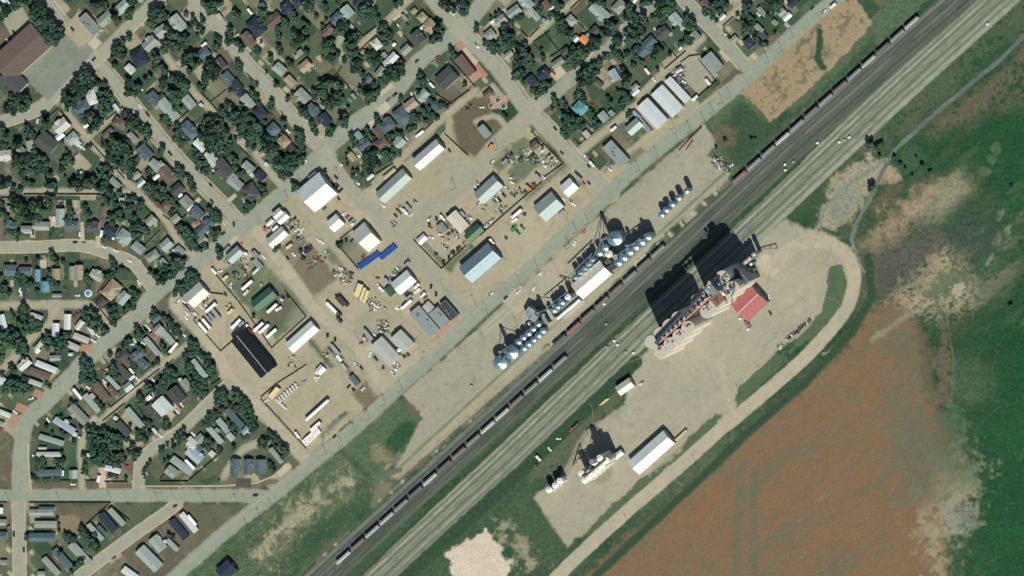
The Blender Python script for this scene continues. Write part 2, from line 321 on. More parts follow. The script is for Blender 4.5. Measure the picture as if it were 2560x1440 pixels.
for o in range(-12, 12): line(offs([(1500,1560),(2300,800)], o * 26 + 8), 1.6, 'field2', soft=3, rag=.2, alpha=.28)
for x0, x1_ in [(1835, 1850), (1885, 1885)]: line([(x0,1440+120),(x1_,1180)], 20, 'field2', soft=12, rag=1, alpha=0.7)
poly([(1560,1260),(1660,1170),(1740,1120),(1830,1090),(1800,1180),(1700,1200),(1600,1290)], 'weed', soft=30, rag=5, alpha=0.7)
poly([(2290,780),(2330,790),(2360,900),(2400,1060),(2440,1160),(2400,1200),(2350,1100),(2310,960)], 'verge', soft=50, rag=8, alpha=0.5)
poly([(2345,1160),(2420,1150),(2450,1210),(2400,1300),(2360,1350),(2340,1440),(2310,1300)], 'pale', soft=100, rag=16, alpha=0.6)
blob(2405, 1290, 40, 'grey', soft=40, rag=3, alpha=0.6); blob(2420, 950, 60, 'weed', soft=60, rag=2, alpha=0.5)
poly([(2350,780),(2374,850),(2380,1010),(2335,1020),(2345,880)], 'brown', soft=16, rag=3, alpha=.8); line([(2345,765),(2368,800),(2384,900),(2378,1020)], 5, 'weed', soft=5, rag=1)
poly([(2225,990),(2300,1030),(2350,1140),(2340,1250),(2250,1260),(2240,1120)], 'field2', soft=50, rag=9, alpha=.75); poly([(2330,1040),(2400,1010),(2430,1120),(2450,1200),(2360,1220)], 'weed', soft=50, rag=10, alpha=.7)
line([(2120,840),(2090,870),(2060,885)], 9, 'pale', soft=6, rag=1.5, alpha=.7); line([(2180,850),(2250,800),(2300,770)], 14, 'pale', soft=14, rag=2, alpha=.5)
line([(1490,1440),(1640,1300),(1800,1150),(1860,1090),(2010,960),(2130,830),(2180,740),(2170,640)], 20, 'verge', soft=10, rag=1.2)
# elevator yard and the south depot yard
yard = [(1335,1245),(1400,1190),(1460,1080),(1560,1010),(1590,900),(1640,860),(1730,780),(1890,590),(1965,548),(2010,570),(2060,580),(2130,620),(2125,700),(2060,800),(1950,870),(1840,990),(1840,1040),(1790,1090),(1640,1210),(1480,1330),(1440,1345),(1420,1370),(1390,1330)]
poly(yard, 'gravel', 'gravel_yard', soft=14, rag=0.9, vn=0.05)
put(sm(polymask(yard) / 20) * sm(NA * 1.5 + 0.4) * 0.5, 'gravel2')
poly([(1330,1200),(1300,1140),(1420,1040),(1530,960),(1560,1000),(1470,1080),(1420,1180)], 'olive', soft=16, rag=3, alpha=0.85)
blob(1700, 900, 70, 'gravel', soft=60, alpha=0.6); blob(1990, 720, 60, 'dirt2', soft=70, alpha=0.5); blob(1500, 1180, 30, 'soil', soft=14, alpha=0.7)
poly([(2075,660),(2105,665),(2122,720),(2110,760),(2050,830),(1975,880),(2010,830),(2055,780),(2062,740)], 'weed', 'lawn', soft=6, rag=1.2)
poly([(1838,1000),(1850,965),(1930,895),(1955,885),(1975,900),(1930,935),(1850,1010)], 'weed', 'lawn', soft=6, rag=1)
poly([(1460,1338),(1475,1315),(1600,1200),(1790,1035),(1803,1040),(1790,1065),(1680,1160),(1480,1345)], 'weed', 'lawn', soft=6, rag=1.4)
poly([(1610,1180),(1700,1095),(1720,1110),(1625,1190)], 'dirt', soft=12, rag=2, alpha=0.7)
rect(1916, 660, 36, 44, 40, 'conc', soft=2); rect(1925,665,30,50,40,'conc',soft=3)
poly([(1630,860),(1660,830),(1700,810),(1680,880),(1650,890)], 'conc', soft=8, rag=1)
# bottom: sand pit and pasture
poly([(1115,1385),(1180,1345),(1215,1320),(1230,1350),(1275,1375),(1280,1400),(1265,1450),(1250,1560),(1150,1560),(1130,1420)], 'sand', 'ground', soft=8, rag=2)
poly([(1255,1320),(1310,1350),(1345,1410),(1320,1430),(1280,1390),(1250,1350)], 'pale', soft=34, rag=10, alpha=0.6)
blob(1270, 1380, 16, 'grass', soft=12)
# pasture between avenue and rails
tri = [(420,1480),(560,1350),(700,1225),(850,1130),(940,1215),(930,1250),(760,1420),(700,1560)]
poly(tri, 'weed', 'meadow', soft=8, rag=1)
mt = sm(polymask(tri) / 10); put(mt * sm((NA + 0.05) * 2) * 0.6, 'verge'); put(mt * sm((NB + 0.0) * 2.2) * 0.35, 'olive')
N2t = fbm(30, 820, R(40), 2.5, 6); NWt = fbm(6, 830, oct=3); put(mt * sm((N2t + NWt * .6 - .05) * 2.5) * .5, 'dry'); put(mt * sm((-N2t + NWt * .6 - .1) * 3) * .45, 'verge'); put(mt * sm((NWt - .35) * 4) * .5, 'pale')
poly([(640,1390),(700,1310),(720,1260),(760,1270),(800,1230),(870,1190),(880,1210),(810,1250),(770,1290),(690,1350),(650,1400)], 'pale', soft=44, rag=9, alpha=0.75)
poly([(700,1440),(760,1330),(850,1270),(930,1225),(930,1260),(850,1330),(780,1400)], 'grass', soft=50, rag=6, alpha=0.75)
poly([(860,1125),(1000,995),(1040,1030),(1060,1045),(1030,1090),(970,1160),(945,1210)], 'weed', 'meadow', soft=8, rag=1.5)
blob(1010, 1080, 34, 'grass', soft=24, ratio=1.5, ang=45); blob(985,1110,34,'grass',soft=24,ratio=1.6,ang=45); blob(955,1135,24,'bare',soft=24,alpha=0.5)
# grain depot strip between avenue and rails
strip = [(1005,985),(1180,835),(1460,575),(1760,310),(1790,350),(1770,390),(1830,430),(1800,465),(1640,605),(1400,835),(1060,1130),(975,1195),(1060,1040)]
poly(strip, 'gravel', 'gravel_yard', soft=8, rag=1, vn=0.06)
put(sm(polymask(strip) / 20) * sm(NS * 1.5 + 0.2) * 0.45, 'gravel2')
poly([(980,1190),(1100,1070),(1240,945),(1390,850),(1400,860),(1250,980),(1000,1200)], 'dirt', soft=12, rag=2, alpha=0.8)
blob(1400, 700, 40, 'dirt2', soft=40, alpha=0.5)
# green and bare lots by the tracks, top right
poly([(1765,300),(1830,235),(1860,240),(1910,290),(1940,290),(2100,140),(2180,50),(2260,-40),(2330,-120),(2380,-60),(2290,30),(2000,290),(1835,440),(1790,400),(1795,360)], 'weed', 'meadow', soft=6, rag=1.5)
poly([(1790,330),(1850,250),(1910,300),(1960,300),(2100,180),(2180,90),(2190,120),(1990,290),(1850,420),(1810,380)], 'verge', soft=20, rag=3, alpha=0.8)
blob(1815, 345, 30, 'soil', soft=16, rag=1.5, alpha=0.8); blob(1960, 290, 22, 'grass', soft=20, ratio=2, ang=45)
poly([(1842,236),(1900,180),(2010,75),(2120,-30),(2150,10),(2180,62),(2080,170),(1970,270),(1925,305),(1908,285),(1870,245)], 'bare', 'ground', soft=6, rag=1.2)
put(sm(polymask([(1842,236),(2010,75),(2120,-30),(2180,62),(1925,305)]) / 20) * sm((NB + NC * .4 + 0.1) * 2) * 0.65, 'olive'); put(sm(polymask([(1842,236),(2010,75),(2120,-30),(2180,62),(1925,305)]) / 20) * sm((NC + NB * .5 - .22) * 4) * .6, 'weed')
line([(2050,80),(2045,150),(2060,170)], 16, 'verge', soft=6, rag=1.5)

# ---- railway
dark = [(700,1540),(800,1450),(1100,1178),(1401,903),(1480,832),(1700,628),(1960,388),(2385,15),(2560,-140)]
line(dark, 66, 'ballast', 'railway_bed', soft=8, rag=0.6)
light = [(860,1525),(950,1440),(1250,1165),(1500,925),(1600,828),(1955,500),(2240,232),(2530,-30),(2640,-130)]
line(light, 76, 'track', 'railway_bed', soft=5, rag=0.4)
for o, c_, w_, al in [(-24,'tracklight',9,.8),(-12,'ballast2',4,.5),(0,'ballast2',12,.55),(9,'soil',5,.5),(20,'tracklight',10,.7),(32,'tracklight',8,.7),(-33,'tracklight',4,.5)]:
    line(offs(light, o), w_, c_, soft=4, rag=0.3, alpha=al)
for o, c_, w_, al in [(-30,'ballast2',10,.9),(-18,'char',5,.5),(-8,'ballast2',6,.7),(6,'char',10,.4),(18,'verge',16,.45),(28,'soil',6,.4)]:
    line(offs(dark, o), w_, c_, soft=5, rag=0.6, alpha=al)
for o in (-27, -14, 6, 22):
    line(offs(light, o), 7, 'ballast2', soft=3, rag=0.3, alpha=.38); [line(offs(light, o + q_), 2.6, 'tracklight', soft=2.5, rag=.2, alpha=.35) for q_ in (-5.2, 5.2)]
for o in (-34, -22, -11, 1, 13):
    line(offs(dark, o), 7, 'char', soft=3, rag=0.4, alpha=.28); line(offs(dark, o + 5.5), 2.4, 'ballast2', soft=2.5, rag=.3, alpha=.4)
put(sm((36 - dline(dark)) / 8) * sm((NS + 0.1) * 2) * 0.35, 'char'); put(sm((30 - dline(dark)) / 8) * sm((NS - 0.15) * 3) * 0.45, 'verge')
line([(900,1440),(1160,1190),(1500,872),(1640,745),(1860,540),(2010,395)], 9, 'verge', 'meadow', soft=6, rag=1)
line([(1005,1440+10),(1300,1180),(1480,1010),(1590,905)], 34, 'verge', 'meadow', soft=8, rag=1)
line([(960,1205),(1100,1075),(1400,800),(1640,590),(1830,415)], 7, 'weed', soft=5, rag=1, alpha=0.6)
line([(940,1210),(975,1180),(1000,1175)], 12, 'ballast', soft=5, rag=1)

# ---- roads (name, centre line, width, colour)
def smooth(pts, n=6):
    P = [pts[0]] + list(pts) + [pts[-1]]; out = []
    for i in range(1, len(P) - 2):
        p0, p1, p2, p3 = [np.array(q, float) for q in P[i - 1:i + 3]]
        for k in range(n):
            t = k / n; out.append(tuple(0.5 * ((2 * p1) + (p2 - p0) * t + (2 * p0 - 5 * p1 + 4 * p2 - p3) * t * t + (3 * p1 - p0 - 3 * p2 + p3) * t ** 3)))
    return out + [tuple(map(float, pts[-1]))]
def road(pts, w, col='road', shoulder='gravel', walks=(), dirt=False):
    if len(pts) > 2: pts = smooth(pts, 3)
    line(pts, w + 9, shoulder, None, soft=5, rag=0.6, alpha=0.8)
    line(pts, w, col, 'road', soft=2.5, rag=0.5 if dirt else 0.12)
    for o in walks:
        line(offs(pts, o), 3.2, 'walk', 'pavement', soft=1.6)
    if not dirt:
        line(pts, w * 0.42, 'road2' if col == 'road' else col, soft=7, rag=0.5, alpha=0.45)
poly([(1490,450),(1560,385),(1600,345),(1660,300),(1720,285),(1850,185),(1840,215),(1740,292),(1600,402),(1530,470)], 'dirt', 'gravel_yard', soft=8, rag=1)
poly([(1560,400),(1600,365),(1640,395),(1590,425)], 'dry', soft=8, rag=1); rect(1765,238,40,12,42,'weed',soft=4)
# alleys first
for p, w in [([(1030,-10),(960,62),(901,114),(858,150)],12),([(858,150),(845,120),(850,100)],11),([(1440,0),(1356,70),(1322,100),(1262,140)],11),([(395,100),(431,164),(478,219),(486,233),(548,295)],12),([(640,385),(673,428),(700,460)],12),
    ([(172,287),(219,350),(258,386),(297,428),(320,458),(359,494),(416,552),(447,606),(490,642)],13),([(219,345),(305,269),(330,245)],9),([(-40,478),(245,480),(335,482)],11),([(-40,764),(156,762),(234,765),(275,808),(300,815)],15),
    ([(141,769),(125,808),(78,844),(30,900),(-30,960)],15),([(478,858),(390,923),(266,1040),(211,1095),(203,1130),(205,1220)],12),([(748,515),(790,560),(823,600),(870,660),(902,698),(987,792),(1066,855)],15),([(1190,225),(1081,319),(1003,397),(945,450)],13),
    ([(1600,256),(1466,366),(1440,385)],15),([(1756,94),(1662,180),(1600,240)],14),([(1855,15),(1800,62)],13),([(560,1190),(600,1130),(640,1110),(690,1095)],12),([(1230,215),(1262,250)],8),([(1190,305),(1235,290),(1262,312)],8)]:
    road(p, w, 'dirt', 'gravel2', dirt=True)
# streets
road([(95,-20),(172,78),(237,148),(289,208),(351,287),(423,373),(478,433),(556,512),(600,562)], 24, 'road', walks=(-19, 19))
road([(480,-30),(494,16),(540,62),(611,156),(665,211),(712,272),(760,326),(815,388)], 27, 'road', walks=(-20,))
road([(-40,322),(16,300),(109,264),(156,203),(240,146),(359,31),(430,-40)], 25, 'road', walks=(17,))
road([(400,85),(455,55),(490,15)], 26, 'road')
road([(1060,-30),(1097,16),(1150,76),(1216,141),(1262,195),(1309,264),(1372,326),(1426,389),(1481,444),(1530,490)], 32, 'road', walks=(-23,))
road([(1700,-20),(1717,8),(1787,78),(1858,162)], 26, 'road2', walks=(-17, 17))
road([(1680,-30),(1616,20),(1575,65),(1528,117),(1480,160),(1419,203),(1387,233),(1335,268)], 26, 'road2')
road([(1320,290),(1231,373),(1159,458),(1066,528),(1003,567)], 34, 'gravel', dirt=True)
road([(-40,619),(100,617),(203,614),(281,637),(330,655),(359,690),(392,735)], 21, 'road', walks=(-14, 14))
road([(447,745),(439,762),(487,816),(541,878),(572,939),(666,1041),(728,1111),(770,1155)], 26, 'dirt2', 'gravel', dirt=True)
road([(635,570),(666,606),(697,650),(712,669),(783,769),(816,800),(894,870),(934,934),(965,968)], 27, 'dirt2', 'gravel', dirt=True)
road([(570,962),(520,1010),(447,1080),(359,1141),(349,1200),(345,1235)], 22, 'road', walks=(14,))
road([(815,390),(878,473),(940,536),(995,583),(1050,637),(1089,698),(1172,785)], 27, 'road')
road([(446,1255),(416,1281),(344,1331),(203,1437),(160,1475)], 22, 'road', walks=(-14, 14))
road([(47,1240),(48,1340),(50,1500)], 25, 'road', walks=(-16, 16))
road([(1240,-40),(1190,31),(1151,75),(1073,133),(1034,169),(972,248),(894,303),(831,358),(790,400),(728,466),(603,572),(478,669),(400,722),(340,790),(266,855),(200,915),(187,931),(125,994),(67,1053),(53,1125),(50,1180),(50,1239)], 33, 'road2', walks=())
line([(603,572),(478,669),(400,722),(340,790),(266,855)], 9, 'tar', soft=5, alpha=0.8)
line([(70,1110),(72,1180),(78,1222)], 4, 'walk', soft=2)
road([(-40,1239),(620,1239),(665,1244)], 24, 'tar')
line([(350,1216),(480,1216),(580,1214),(640,1208),(690,1188)], 3.5, 'walk', 'pavement', soft=1.5)
road([(2190,-90),(2110,-20),(2000,70),(1900,165),(1833,225),(1741,300),(1600,411),(1466,540),(1372,622),(1333,664),(1197,782),(1100,876),(1000,966),(894,1065),(800,1141),(712,1215),(666,1250),(556,1336),(440,1440),(350,1520)], 27, 'tar', 'gravel2')
line([(1500,500),(1200,770),(1000,955),(800,1130),(600,1290),(420,1450)], 7, 'road', soft=5, rag=0.4, alpha=0.6)
for x, y in [(237,148),(1151,75),(815,388),(1340,262)]: rect(x, y, 40, 40, 45, 'road2', soft=2, alpha=0.7); rect(x, y, 44, 44, 45, 'walk', soft=2, alpha=0.25)
# loop road and grey path
line(smooth([(1330,1510),(1420,1415),(1560,1285),(1700,1165),(1800,1075),(1850,1035),(2000,905),(2080,820),(2122,760),(2136,690),(2118,640),(2062,605),(1995,612),(1940,655)]), 33, 'dirt2', 'road', soft=5, rag=0.4)
line([(1840,1040),(1822,1010),(1812,960),(1800,900)], 14, 'dirt2', soft=10, rag=0.5, alpha=0.6)
line([(2580,70),(2500,150),(2420,215),(2320,300),(2240,372),(2208,425),(2185,475),(2140,560),(2128,600)], 10, 'path', 'road', soft=6, rag=0.7)
line([(2215,400),(2120,460),(2060,520),(2048,565)], 10, 'grey', soft=8, rag=1)
line([(2130,600),(2140,640),(2160,680)], 6, 'grey', soft=5)
# pads, drives, car parks
for x, y, L, w_, a_, c_, k_ in [(150,150,190,95,47,'grey','road'),(40,50,60,90,30,'gravel','road'),(120,118,180,8,42,'walk','pavement'),(198,75,70,60,-47,'dirt',None),(237,108,26,24,45,'conc','pavement'),(245,80,26,20,45,'grey',None),
    (1153,118,26,18,-45,'brick','pavement'),(1195,170,60,16,-50,'brick','pavement'),(1178,195,50,26,40,'pink','pavement'),(1175,140,50,14,-50,'conc','pavement'),(1247,255,42,34,0,'pink','pavement'),(1395,183,34,26,40,'conc','pavement'),
    (215,870,30,18,0,'brick','pavement'),(95,985,24,20,-20,'brick','pavement'),(52,1020,26,20,-20,'brick','pavement'),(36,1045,24,22,-20,'brick','pavement'),(22,1075,24,10,-10,'pink','pavement'),
    (1112,824,92,13,42,'pink','pavement'),(256,1190,18,60,0,'conc','pavement'),(710,1175,14,40,-50,'conc','pavement'),(608,1206,40,22,0,'char','road'),(135,555,26,26,0,'conc','pavement'),(206,585,10,34,0,'conc','pavement'),(205,570,8,30,0,'walk','pavement'),(245,605,12,30,0,'walk','pavement'),(108,660,18,20,0,'conc','pavement'),(82,580,12,30,0,'conc','pavement'),
    (940,860,60,20,40,'walk',None),(1238,796,86,2.5,41,'walk','pavement'),(1245,806,86,2.5,41,'walk','pavement'),(1600,650,40,8,42,'conc',None),(1435,775,70,10,42,'conc',None),(1140,610,30,20,42,'dirt2',None),(1465,125,40,30,-40,'conc','pavement'),(645,110,30,24,-50,'conc','pavement'),
    (965,225,40,12,40,'conc',None),(960,270,30,20,42,'conc','pavement'),(930,310,20,16,42,'conc','pavement'),(1105,262,14,10,0,'conc',None),(530,405,20,12,45,'conc',None),(490,505,26,10,40,'conc','pavement'),(580,495,26,10,40,'conc','pavement'),(585,600,24,10,45,'conc',None),(1810,140,34,8,-50,'conc','pavement'),(1630,285,60,50,-47,'gravel',None),(1690,240,110,60,-47,'gravel',None),(1740,180,90,70,-47,'gravel','gravel_yard'),
    (1000,40,40,12,40,'conc',None),(1235,355,40,20,40,'gravel',None),(1295,750,60,50,40,'dirt2',None),(430,1030,46,26,45,'dirt2',None),(385,1000,30,40,45,'dirt2',None)]:
    rect(x, y, L, w_, a_, c_, k_, soft=2.5, rag=0.15 if k_ else 1, alpha=0.95)
NW, NR = fbm(5, 700, oct=3), fbm(40, 720, R(43), 4, 5)
isr = (CLS == NAMES.index('road')).astype(float); put(isr * sm((NR - .12) * 4) * .22, 'tar'); put(isr * sm((NW - .45) * 6) * .3, 'char'); put(isr * sm((-NR - .2) * 3) * .2, 'gravel')
isy = (CLS == NAMES.index('gravel_yard')).astype(float); put(isy * sm((NW - .4) * 5) * .3, 'weed'); put(isy * sm((NR * .6 + NB * .6 - .2) * 4) * .22, 'dry'); put(isy * sm((-NR - .15) * 3) * .25, 'dirt2'); put(isy * sm((NC * NB - .12) * 8) * .3, 'soil')
isx = isy * sm((PX - 1300) / 40) * sm((PY - 560) / 40); put(isx * .3, 'dirt2'); isb = (CLS == NAMES.index('railway_bed')).astype(float); put(isb * sm((fbm(4, 760, R(43), 6, 3) - .1) * 4) * .3, 'char'); put(isb * sm((NW - .3) * 4) * .25, 'weed')
for _ in range(150):
    x, y = (rng.uniform(480, 1800), rng.uniform(250, 1150)) if _ % 3 else (rng.uniform(1400, 2080), rng.uniform(600, 1300))
    if CLS[int((y - GY0) / GS), int((x - GX0) / GS)] != NAMES.index('gravel_yard'): continue
    a = rng.uniform(0, 6.28); p = [(x, y)]
    for k in range(7): a += rng.uniform(-.5, .5); p.append((p[-1][0] + 13 * math.cos(a), p[-1][1] + 13 * math.sin(a)))
    for o in (-2.2, 2.2): line(offs(smooth(p, 3), o), 1.5, 'soil' if rng.random() < .5 else 'dirt2', soft=2.2, alpha=.35)
COLR *= (1 + 0.06 * NC + 0.05 * NB + 0.03 * NW)[..., None]
COLR = np.clip(COLR, 0.004, 0.9)

def ground_mat(name, amp, scale, rough=0.95):
    m = bpy.data.materials.new(name); m.use_nodes = True; nt = m.node_tree; nd = nt.nodes; lk = nt.links
    p = nd["Principled BSDF"]; p.inputs["Roughness"].default_value = rough; p.inputs["Specular IOR Level"].default_value = 0.1
    at = nd.new("ShaderNodeAttribute"); at.attribute_name = "surface"
    tc = nd.new("ShaderNodeTexCoord"); nz = nd.new("ShaderNodeTexNoise"); nz.inputs["Scale"].default_value = scale; nz.inputs["Detail"].default_value = 7
    nz.inputs["Roughness"].default_value = 0.7; lk.new(tc.outputs["Object"], nz.inputs["Vector"])
    mr = nd.new("ShaderNodeMapRange"); mr.inputs[1].default_value = 0.28; mr.inputs[2].default_value = 0.72; mr.inputs[3].default_value = 1 - amp; mr.inputs[4].default_value = 1 + amp
    lk.new(nz.outputs[0], mr.inputs[0]); vm = nd.new("ShaderNodeVectorMath"); vm.operation = 'SCALE'
    lk.new(at.outputs["Color"], vm.inputs[0]); lk.new(mr.outputs[0], vm.inputs["Scale"]); lk.new(vm.outputs[0], p.inputs["Base Color"])
    return m
GM = {n: ground_mat("surface_" + n, a, s) for n, a, s in [("ground", .22, .45), ("road", .07, .25), ("pavement", .06, .5), ("gravel_yard", .09, .2), ("railway_bed", .14, .8), ("field", .2, .5), ("meadow", .42, .3), ("lawn", .15, .5)]}
vid = np.arange(NXg * NYg).reshape(NYg, NXg)
q = np.stack([vid[1:, :-1], vid[1:, 1:], vid[:-1, 1:], vid[:-1, :-1]], -1).reshape(-1, 4)
qc = CLS[:-1, :-1].reshape(-1)
XY = np.stack([(PX - 1280) * S, (720 - PY) * S, np.zeros_like(PX)], -1).reshape(-1, 3); CR = COLR.reshape(-1, 3)
for k, nm in enumerate(NAMES):
    f = q[qc == k]
    if not len(f): continue
    used, inv = np.unique(f, return_inverse=True); inv = inv.reshape(-1).astype(np.int32)
    me = bpy.data.meshes.new(nm); me.vertices.add(len(used)); me.vertices.foreach_set("co", XY[used].astype(np.float32).ravel())
    me.loops.add(len(inv)); me.loops.foreach_set("vertex_index", inv); me.polygons.add(len(f))
    me.polygons.foreach_set("loop_start", np.arange(0, len(inv), 4, dtype=np.int32)); me.update(calc_edges=True)
    a = me.attributes.new("surface", 'FLOAT_COLOR', 'POINT'); c4 = np.ones((len(used), 4), np.float32); c4[:, :3] = CR[used]
    a.data.foreach_set("color", c4.ravel()); me.materials.append(GM[nm])
    tag(link(nm, me), kind="structure")
